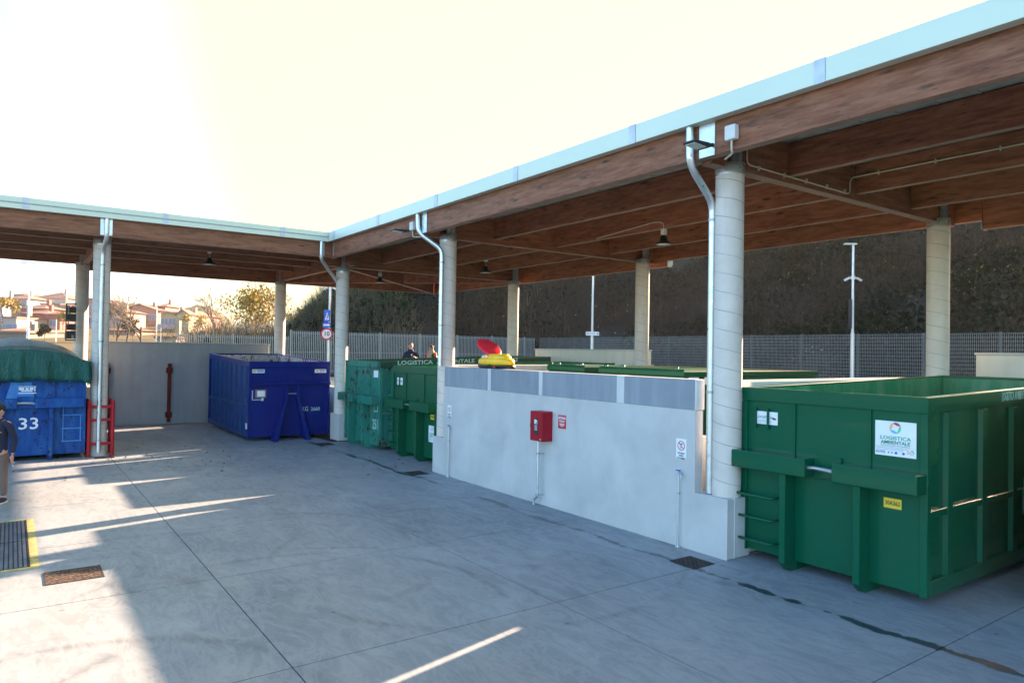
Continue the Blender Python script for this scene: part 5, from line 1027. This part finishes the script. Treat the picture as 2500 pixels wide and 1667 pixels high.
house('salmon house with low gable roof behind the bare trees', 300, 382, 757, 165, 'render_salmon', 'gable', 1.2, floors=2, nwin=4)
house('low salmon house with white roof line behind the bare trees', 250, 330, 806, 120, 'render_salmon', 'hip', 0.6, depth=7, floors=1, nwin=3, h=4)
house('tall pink house with roof turret left of the yellow apartment block', 384, 404, 748, 170, 'render_salmon', 'hip', 1.0, depth=7, floors=3, nwin=1, h=12)
house('yellow apartment block with three storeys of balconies', 393, 431, 765, 140, 'render_yellow', 'shed', 0.6, depth=9, floors=3, nwin=2, balc=(0, 1, 2), fh=3.1, h=11)
house('blank cream gable end of the yellow apartment block', 431, 461, 768, 139.5, 'render_cream', 'gable', 0.8, depth=9, floors=0, nwin=1, h=11, over=0.3)
house('pale pink house right of the yellow apartment block', 462, 500, 772, 160, 'render_salmon', 'hip', 0.9, floors=3, nwin=2, h=10)
house('low cream building below the yellow apartment block', 380, 430, 826, 95, 'render_cream', 'flat', floors=1, nwin=4, fh=2, h=3, depth=4)
# mound on the skyline, yellow meadow strip are part of the far terrain

# ------------------------------------------------------------------ trees
def bare_tree(name, label, loc, H, seed, mat='twig', leaves=None, nl=900, leafs=0.22, spread=0.55, cat='tree', group='trees beyond the grey wall', lv=4, gap=0.2):
    rnd = random.Random(seed); t = thing(name, label, cat, loc, group=group); tr = MB(); tw = MB(); tips = []
    def grow(p, d, L, r, k):
        q = p + d * L; (tr if k < 2 else tw).cyl(p, q, r, r * 0.68, n=5 if k < 2 else 3, caps=False)
        if k >= lv: tips.append(q); return
        for _ in range(3 if k < 3 else 2 + (rnd.random() < 0.4)):
            a = Vector((rnd.gauss(0, 1), rnd.gauss(0, 1), rnd.gauss(0.25, 0.6))).normalized(); nd = (d * (1.0 - spread * 0.4) + a * spread * (0.8 + 0.25 * k)).normalized()
            s = p + d * L * rnd.uniform(0.55, 1.0); grow(s, nd, L * rnd.uniform(0.6, 0.86), r * 0.6, k + 1)
    grow(Vector((0, 0, 0)), Vector((rnd.gauss(0, 0.06), rnd.gauss(0, 0.06), 1)).normalized(), H * 0.30, H * 0.013, 0)
    tr.build('trunk', 'bark', t); 
    tw.build('twigs', mat, t)
    if leaves:
        P = np.array([list(rnd.choice(tips)) for _ in range(nl)]) + np.random.normal(size=(nl, 3)) * H * 0.045; V, F = leaf_cloud(P, np.random.uniform(0.5, 1.4, nl) * leafs); o = npmesh('crown', V, F, leaves); o.parent = t
    return t
def gz(px, D, z=None):
    p = at(px, 840, D); az = math.degrees(math.atan2(p.x, p.y)); r = math.hypot(p.x, p.y); return (p.x, p.y, float(town_h(az, r)) if z is None else z)
bt = 'bare grey tree standing '
bare_tree('bare_tree', bt + 'just right of the left front column', gz(283, 75), 8.6, 1, lv=5, group=None)
bare_tree('bare_tree', bt + 'second from the column in front of the cream house', gz(306, 80), 9.4, 2, lv=5)
bare_tree('bare_tree', 'broad bare tree with fan of branches left of the thin lamp post', gz(344, 70), 10.0, 3, spread=0.75, lv=5)
bare_tree('bare_tree', 'low bare tree at the foot of the yellow apartment block', gz(400, 70), 5.0, 4, lv=5)
bare_tree('bare_tree', 'thin bare sapling in front of the blank cream gable', gz(441, 60), 4.2, 5, spread=0.3, lv=2)
bare_tree('bare_tree', 'bare tree left of the yellow leafed tree', gz(520, 85), 10.5, 6, spread=0.7, lv=5)
bare_tree('bare_tree', 'bare thicket tree between the bare tree and the yellow leafed tree', gz(552, 80), 9.6, 7, spread=0.8, lv=5)
bare_tree('bare_tree', 'bare tree behind the yellow leafed tree beside the rear column', gz(652, 85), 11.0, 8, spread=0.7, lv=5)
bare_tree('autumn_tree', 'yellow green leafed tree left of the rear left wing column', gz(622, 72), 10.5, 9, leaves='leafyellow', nl=4500, leafs=0.26, lv=5, spread=0.7)
bare_tree('autumn_tree', 'small orange leafed tree just above the grey wall', gz(514, 48), 3.8, 10, leaves='leafyellow', nl=700, leafs=0.14, lv=3)
bare_tree('autumn_tree', 'rounded golden tree beside the pale pink house', gz(474, 110), 6.0, 11, leaves='leafyellow', nl=700, leafs=0.3, lv=3)
bare_tree('autumn_tree', 'yellow shrub tree at the far left among the houses', gz(8, 125), 8.5, 12, leaves='leafyellow', nl=900, leafs=0.45, lv=3)
bare_tree('autumn_tree', 'yellow tree behind the black display panel', gz(153, 120), 5.5, 13, leaves='leafyellow', nl=700, leafs=0.4, lv=3)
bare_tree('evergreen_tree', 'dark green tree below the pink apartment house', gz(108, 88), 2.8, 14, leaves='leafdark', nl=1500, leafs=0.35, lv=3)
bare_tree('evergreen_tree', 'dark tree right of the left front column', gz(278, 110), 6.8, 15, leaves='leafgrey', nl=900, leafs=0.35, lv=3)
bare_tree('evergreen_tree', 'grey green tree between the bare trees', gz(325, 95), 4.4, 16, leaves='leafgrey', nl=900, leafs=0.3, lv=3)
bare_tree('bare_tree', 'thin bare tree on the skyline left of the bank', (11.6, 44.5, 2.2), 3.4, 17, lv=4, spread=0.4)
bare_tree('autumn_tree', 'thin yellow leafed sapling on the crest of the bank', (13.9, 42.5, 3.3), 2.6, 18, leaves='leafyellow', nl=260, leafs=0.12, lv=3, spread=0.4)
# brush and hedge beyond the fence (too dense to count)
def brush(name, mat, label, n, px0, px1, D0, D1, h, sz, z=1.0):
    px = np.random.uniform(px0, px1, n); D = np.random.uniform(D0, D1, n); P = np.zeros((n, 3))
    for i in range(n): q = at(px[i], 840, D[i]); P[i] = (q.x, q.y, z + h * np.random.uniform(0, 1) * (0.6 + 0.4 * math.sin(px[i] * 0.09)))
    V, F = leaf_cloud(P, np.random.uniform(0.5, 1.5, n) * sz); return tag(npmesh(name, V, F, mat), label, kind='stuff')
brush('hedge', 'leafdark', 'dark hedge just behind the lower bar fence', 6000, 452, 700, 40, 45, 2.5, 0.22)
def brushstems(name, mat, label, n, px0, px1, D0, D1, h, wd, z=0.8):
    P = np.zeros((n, 3)); 
    for i in range(n): q = at(random.uniform(px0, px1), 840, random.uniform(D0, D1)); P[i] = (q.x, q.y, z)
    V, F = stems(P, h * np.random.uniform(0.4, 1.2, n), wd * np.random.uniform(0.6, 1.4, n), 0.45); return tag(npmesh(name, V, F, mat), label, kind='stuff')
brushstems('brush', 'drygrass', 'pale dry brush behind the bar fence', 9000, 470, 720, 50, 75, 3.6, 0.05)
brushstems('brush', 'twig', 'tangle of grey brown brush behind the bar fence', 6000, 490, 700, 60, 85, 4.6, 0.05)

# ------------------------------------------------------------------ poles and road signs
def pole(label, loc, H, r=0.055, name='lamp_post', cat='lamp post', head=None, base=0.0):
    t = thing(name, label, cat, loc, group=None); b = MB(); b.cyl((0, 0, 0), (0, 0, H * 0.42), r * 1.5, r * 1.4, n=12); b.cyl((0, 0, H * 0.42), (0, 0, H), r, r * 0.8, n=12); b.build('pole', 'pole', t)
    b = MB(); b.cyl((0, 0, 0), (0, 0, 0.03), r * 3, n=12); b.build('base_plate', 'pole', t)
    if head == 'tee':
        for s in (-1, 1): b = MB(); b.box(s * 0.08, s * 0.62, -0.14, 0.14, H, H + 0.07); b.build('lamp_head', 'offwhite', t, bevel=0.02)
    return t
AL = R(-35.4)
p = pole('tall lamp post with twin heads at the left edge beyond the tarpaulin', (0.92, 60, 0.6), 7.95, 0.06, head='tee'); p.rotation_euler.z = AL
pole('thin lamp post in front of the pink side wing', gz(136, 90, 0.5), 5.6, 0.06)
pole('thin lamp post left of the yellow apartment block', gz(381, 70, 0.4), 6.4, 0.05)
pole('short thin post in front of the yellow apartment block', gz(392, 72, 0.4), 4.4, 0.03)
# camera pole near the hillside
p = pole('slender pole with twin cameras and flat lamp in front of the hillside', (25.6, 14.05, 1.4), 5.7, 0.05, 'camera_pole', 'pole'); p.rotation_euler.z = AL
b = MB(); b.box(-0.34, 0.12, -0.08, 0.08, 5.70, 5.75); b.build('lamp_head', 'pole', p, bevel=0.01)
for s in (-1, 1): b = MB(); b.cyl((s * 0.05, 0, 4.46), (s * 0.16, 0, 4.46), 0.02, n=8); b.cyl((s * 0.13, 0, 4.46), (s * 0.32, 0, 4.36), 0.04, 0.045, n=10); b.build('camera', 'offwhite', p)
b = MB(); b.cyl((0, 0, 4.40), (0, 0, 4.52), 0.085, n=12); b.build('camera_mount', 'offwhite', p)
b = MB(); b.box(-0.13, -0.075, -0.10, 0.10, 2.55, 3.65); b.build('black_panel', 'ink', p)
p = pole('slender pole carrying the USCITA arrow sign between the rear columns', (24.6, 27.4, 1.4), 5.65, 0.06, 'sign_pole', 'pole'); p.rotation_euler.z = AL
b = MB(); b.box(-0.34, 0.34, -0.10, -0.075, 2.40, 2.60); sg = b.build('sign_plate', 'white', p)
text('USCITA', 0.15, 'inkgrey', '-Y', (-0.12, -0.102, 2.50), sg, bold=0.003); b = MB(); b.box(0.20, 0.30, -0.104, -0.101, 2.49, 2.51); b.prism([(0.25, 2.45), (0.31, 2.5), (0.25, 2.55)], -0.104, -0.1015, 'Y'); b.build('arrow', 'ink', sg)
# pole with road signs
q_ = at(806, 700, 34.6); p = pole('pole with pedestrian crossing, arrow and speed limit 10 signs left of the corner column', (q_.x, q_.y, 1.4), q_.z - 1.4, 0.06, 'sign_pole', 'pole'); p.rotation_euler.z = AL; zz = lambda y: at(806, y, 34.6).z - 1.4
b = MB(); b.box(-0.245, 0.06, -0.10, -0.08, zz(786), zz(757)); s1 = b.build('crossing_sign', 'roadblue', p)
b = MB(); b.prism([(-0.20, zz(781)), (0.015, zz(781)), (-0.092, zz(762))], -0.104, -0.101, 'Y'); b.build('white_triangle', 'white', s1)
b = MB(); b.prism([(-0.12, zz(779)), (-0.10, zz(779)), (-0.09, zz(775)), (-0.08, zz(779)), (-0.06, zz(779)), (-0.075, zz(771)), (-0.105, zz(771))], -0.107, -0.1045, 'Y'); b.cyl((-0.09, -0.107, zz(769.3)), (-0.09, -0.1045, zz(769.3)), 0.022, n=10); b.build('walking_figure', 'ink', s1)
b = MB(); b.box(-0.30, 0.08, -0.10, -0.08, zz(800), zz(787.5)); s1 = b.build('arrow_sign', 'roadblue', p); b = MB(); zm_ = zz(793.5); b.prism([(-0.27, zm_ - 0.04), (-0.03, zm_ - 0.04), (-0.03, zm_ - 0.08), (0.06, zm_), (-0.03, zm_ + 0.08), (-0.03, zm_ + 0.04), (-0.27, zm_ + 0.04)], -0.104, -0.101, 'Y'); b.build('arrow', 'white', s1)
zc_ = zz(815.5)
b = MB(); b.cyl((-0.10, -0.10, zc_), (-0.10, -0.08, zc_), 0.30, n=32); s1 = b.build('speed_limit_sign', 'inkred', p); b = MB(); b.cyl((-0.10, -0.104, zc_), (-0.10, -0.101, zc_), 0.225, n=32); b.build('white_disc', 'white', s1); text('10', 0.30, 'ink', '-Y', (-0.10, -0.106, zc_), s1, bold=0.006)
H_ = q_.z - 1.4
for s in (-1, 1): b = MB(); b.cyl((s * 0.03, 0, H_ - 0.08), (s * 0.16, 0, H_ - 0.06), 0.02, n=8); b.cyl((s * 0.14, 0, H_ - 0.05), (s * 0.34, 0, H_ - 0.14), 0.04, 0.045, n=10); b.build('camera', 'offwhite', p)

# ------------------------------------------------------------------ people
def skin_mesh(name, J, E, mat, parent, root=0, sub=2):
    me = bpy.data.meshes.new(name); me.from_pydata([j[0] for j in J], E, []); me.materials.append(M[mat]); o = bpy.data.objects.new(name, me); COL.objects.link(o); o.parent = parent
    m = o.modifiers.new('skin', 'SKIN'); m.use_smooth_shade = True
    if not me.skin_vertices: 
        bpy.context.view_layer.objects.active = o
    sv = me.skin_vertices[0].data
    for i, j in enumerate(J): r_ = j[1]; sv[i].radius = (r_, r_) if not isinstance(r_, tuple) else r_
    sv[root].use_root = True
    s = o.modifiers.new('sub', 'SUBSURF'); s.levels = sub; s.render_levels = sub; return o
def hand(parent, w_, d, side, mat='skin'):
    w_ = Vector(w_); d = Vector(d).normalized(); a = d.orthogonal().normalized(); a = (Vector((0, 1, 0)) - d * d.y).normalized(); n_h = d.cross(a)
    b = MB(); rt_ = Matrix((a, n_h, d)).transposed(); b.ell(w_ + d * 0.05, (0.042, 0.018, 0.055), rot=rt_)
    for k, L in enumerate((0.068, 0.076, 0.072, 0.056)):
        o_ = w_ + d * 0.085 + a * (-0.03 + 0.02 * k); b.tube([o_, o_ + d * L * 0.45 + n_h * 0.004, o_ + d * L * 0.75 + n_h * 0.02, o_ + d * L * 0.9 + n_h * 0.04], 0.009, 6, radii=[0.010, 0.009, 0.0085, 0.007])
    o_ = w_ + d * 0.03 - a * 0.035; b.tube([o_, o_ - a * 0.03 + d * 0.03, o_ - a * 0.035 + d * 0.06 + n_h * 0.02], 0.010, 6, radii=[0.013, 0.011, 0.008]); return b.build('hand', mat, parent)
def person(label, loc, rz, H=1.76, hair='hairbrown', jacket='navy', trousers='trouser', shoe='black', lean=0.0, armL=None, armR=None, head_yaw=0, head_pitch=0, bun=False, extra=None, woman=False):
    t = thing('person', label, 'person', loc, R(rz)); k = H / 1.76; sh = 0.19 if not woman else 0.165
    V_ = lambda x, y, z: (x * k, y * k, z * k)
    armL = armL or [(sh, 0, 1.42), (sh + 0.07, 0.02, 1.12), (sh + 0.075, -0.04, 0.87)]; armR = armR or [(-sh, 0, 1.42), (-sh - 0.07, 0.02, 1.12), (-sh - 0.075, -0.04, 0.87)]
    J = [(V_(0, 0, 0.96), 0.12 * k), (V_(0, 0.01, 1.12), 0.115 * k), (V_(0, 0.01, 1.30), 0.125 * k), (V_(0, 0.01, 1.43), 0.085 * k), (V_(0, 0, 1.50), 0.052 * k), (V_(0, -0.01, 1.555), 0.055 * k), (V_(0, -0.02, 1.62), 0.078 * k), (V_(0, -0.01, 1.70), 0.066 * k)]
    E = [(i, i + 1) for i in range(7)]
    for arm in (armL, armR):
        b0 = len(J); J += [(V_(*arm[0]), 0.052 * k), (V_(*arm[1]), 0.040 * k), (V_(*arm[2]), 0.026 * k)]; E += [(3, b0), (b0, b0 + 1), (b0 + 1, b0 + 2)]
    for s in (-1, 1):
        b0 = len(J); J += [(V_(s * 0.09, 0, 0.88), 0.085 * k), (V_(s * 0.10, -0.01, 0.49), 0.055 * k), (V_(s * 0.105, 0.02, 0.08), 0.036 * k), (V_(s * 0.115, -0.12, 0.035), 0.032 * k)]; E += [(0, b0), (b0, b0 + 1), (b0 + 1, b0 + 2), (b0 + 2, b0 + 3)]
    body = skin_mesh('body', J, E, 'skin', t)
    JJ = [(V_(0, 0, 0.84), (0.165 * k, 0.12 * k)), (V_(0, 0, 0.98), (0.165 * k, 0.125 * k)), (V_(0, 0.01, 1.15), (0.16 * k, 0.12 * k)), (V_(0, 0.01, 1.32), (0.175 * k, 0.125 * k)), (V_(0, 0.01, 1.44), (0.11 * k, 0.095 * k)), (V_(0, 0.01, 1.495), (0.075 * k, 0.07 * k))]; EE = [(i, i + 1) for i in range(5)]
    for arm in (armL, armR):
        b0 = len(JJ); e = Vector(arm[2]) * 0.93 + Vector(arm[1]) * 0.07; JJ += [(V_(arm[0][0] * 0.98, arm[0][1], arm[0][2] - 0.02), 0.075 * k), (V_(*arm[1]), 0.060 * k), (V_(*e), 0.045 * k)]; EE += [(4, b0), (b0, b0 + 1), (b0 + 1, b0 + 2)]
    skin_mesh('jacket', JJ, EE, jacket, t)
    JJ = [(V_(0, 0, 0.96), (0.15 * k, 0.115 * k))]; EE = []
    for s in (-1, 1): b0 = len(JJ); JJ += [(V_(s * 0.09, 0, 0.84), 0.098 * k), (V_(s * 0.10, -0.01, 0.49), 0.072 * k), (V_(s * 0.105, 0.02, 0.11), 0.060 * k)]; EE += [(0, b0), (b0, b0 + 1), (b0 + 1, b0 + 2)]
    skin_mesh('trousers', JJ, EE, trousers, t)
    for s in (-1, 1):
        b = MB(); b.ell(V_(s * 0.112, -0.06, 0.055), (0.052 * k, 0.145 * k, 0.05 * k)); b.box((s * 0.112 - 0.045) * k, (s * 0.112 + 0.045) * k, -0.19 * k, 0.07 * k, 0.0, 0.028 * k, 1); b.build('shoe', [shoe, 'offwhite'], t)
    for arm, sd_ in ((armL, 1), (armR, -1)): w_ = Vector(V_(*arm[2])); hand(t, w_, w_ - Vector(V_(*arm[1])), sd_)
    # head details
    hr = Matrix.Rotation(R(head_yaw), 3, 'Z') @ Matrix.Rotation(R(head_pitch), 3, 'X'); C_ = Vector(V_(0, -0.015, 1.655))
    P_ = lambda x, y, z: C_ + hr @ (Vector((x, y, z)) * k)
    b = MB(); b.ell(P_(0, 0, 0), (0.078 * k, 0.098 * k, 0.115 * k), rot=hr, nu=16, nv=12); b.ell(P_(0, -0.045, -0.07), (0.05 * k, 0.048 * k, 0.045 * k), rot=hr)
    b.ell(P_(0, -0.104, -0.012), (0.012 * k, 0.02 * k, 0.026 * k), rot=hr); b.ell(P_(0.08, 0.008, -0.01), (0.01 * k, 0.02 * k, 0.032 * k), rot=hr); b.ell(P_(-0.08, 0.008, -0.01), (0.01 * k, 0.02 * k, 0.032 * k), rot=hr); b.build('head', 'skin', t)
    b = MB(); 
    for s in (-1, 1): b.ell(P_(s * 0.031, -0.088, 0.014), (0.013 * k, 0.008 * k, 0.006 * k), rot=hr)
    b.build('eyes', 'eye', t); b = MB(); b.ell(P_(0, -0.092, -0.062), (0.024 * k, 0.007 * k, 0.007 * k), rot=hr); b.build('mouth', 'mouth', t)
    b = MB(); b.ell(P_(0, 0.022, 0.035), (0.087 * k, 0.098 * k, 0.10 * k), rot=hr, nu=16, nv=10); 
    if bun: b.ell(P_(0.03, 0.12, 0.06), (0.045 * k, 0.04 * k, 0.045 * k), rot=hr)
    b.build('hair', hair, t)
    if extra: extra(t, k)
    return t
def man1_x(t, k):
    b = MB(); b.lathe([(0.085, 1.44), (0.10, 1.48), (0.085, 1.53)], n=16, sx=1.0, sy=0.9); b.build('collar', 'navy', t)
    b = MB(); b.box(0.10, 0.125, -0.137, -0.13, 1.29, 1.30); b.build('badge', 'logo_o', t)
    b = MB(); b.tube([(0.27, -0.06, 0.76), (0.29, -0.07, 0.70)], 0.004, 5); b.ell((0.295, -0.07, 0.68), (0.02, 0.006, 0.018)); b.build('keys', 'galvd', t)
    b = MB(); b.box(-0.06, 0.02, -0.136, -0.128, 1.05, 1.36); b.build('jumper', 'redcloth', t)
person('person in navy jacket and taupe trousers holding keys at the left edge', (-0.16, 15.9, 0), -28, 1.78, 'hairblack', 'navy', 'trouser', 'navy', head_yaw=-28, head_pitch=14, extra=man1_x)
def man2_x(t, k):
    b = MB(); b.lathe([(0.07, 1.42), (0.105, 1.45), (0.10, 1.50), (0.075, 1.53)], n=16, sy=0.95); b.build('scarf', 'scarfblue', t); b = MB(); b.prism([(0.02, 1.28), (0.07, 1.36), (0.0, 1.36)], -0.14, -0.135, 'Y'); b.build('shirt_patch', 'white', t)
person('fair haired person in navy jacket and scarf gesturing behind the rusty container', (11.40, 22.15, 1.4), -25, 1.74, 'hairfair', 'navy', 'navy', 'black', head_pitch=6, armL=[(0.19, 0, 1.42), (0.30, -0.02, 1.17), (0.16, -0.26, 1.26)], extra=man2_x)
def wom_x(t, k):
    b = MB(); b.lathe([(0.07, 1.34), (0.115, 1.40), (0.115, 1.46), (0.085, 1.53)], n=16, sy=0.95); b.box(-0.08, 0.06, -0.15, -0.12, 1.12, 1.42); b.build('scarf', 'scarf', t)
    b = MB(); b.ell((-0.11, -0.085, 1.30), (0.035, 0.05, 0.14)); b.ell((0.17, -0.03, 1.36), (0.05, 0.07, 0.085)); b.build('orange_panel', 'orange', t)
person('dark haired person with bun, beige scarf and orange trimmed jacket behind the rusty container', (12.22, 22.15, 1.4), -52, 1.66, 'hairbrown', 'black', 'navy', 'black', head_yaw=-18, head_pitch=14, bun=True, woman=True, extra=wom_x)

# ------------------------------------------------------------------ air: thin haze over the whole place
def haze(density):
    b = MB(); b.box(-420, 420, -120, 740, -1.2, 46); o = b.build('haze', 'white'); o.data.materials.clear()
    m = bpy.data.materials.new('haze_air'); m.use_nodes = True; n = m.node_tree.nodes; n.clear(); v = n.new('ShaderNodeVolumePrincipled'); v.inputs['Color'].default_value = (1.0, 0.93, 0.84, 1); v.inputs['Density'].default_value = density; v.inputs['Anisotropy'].default_value = 0.35
    o_ = n.new('ShaderNodeOutputMaterial'); m.node_tree.links.new(v.outputs[0], o_.inputs['Volume']); o.data.materials.append(m); tag(o, 'pale sunlit haze over the depot and town', kind='stuff'); return o
HAZE = 0.0003
if HAZE > 0: haze(HAZE)
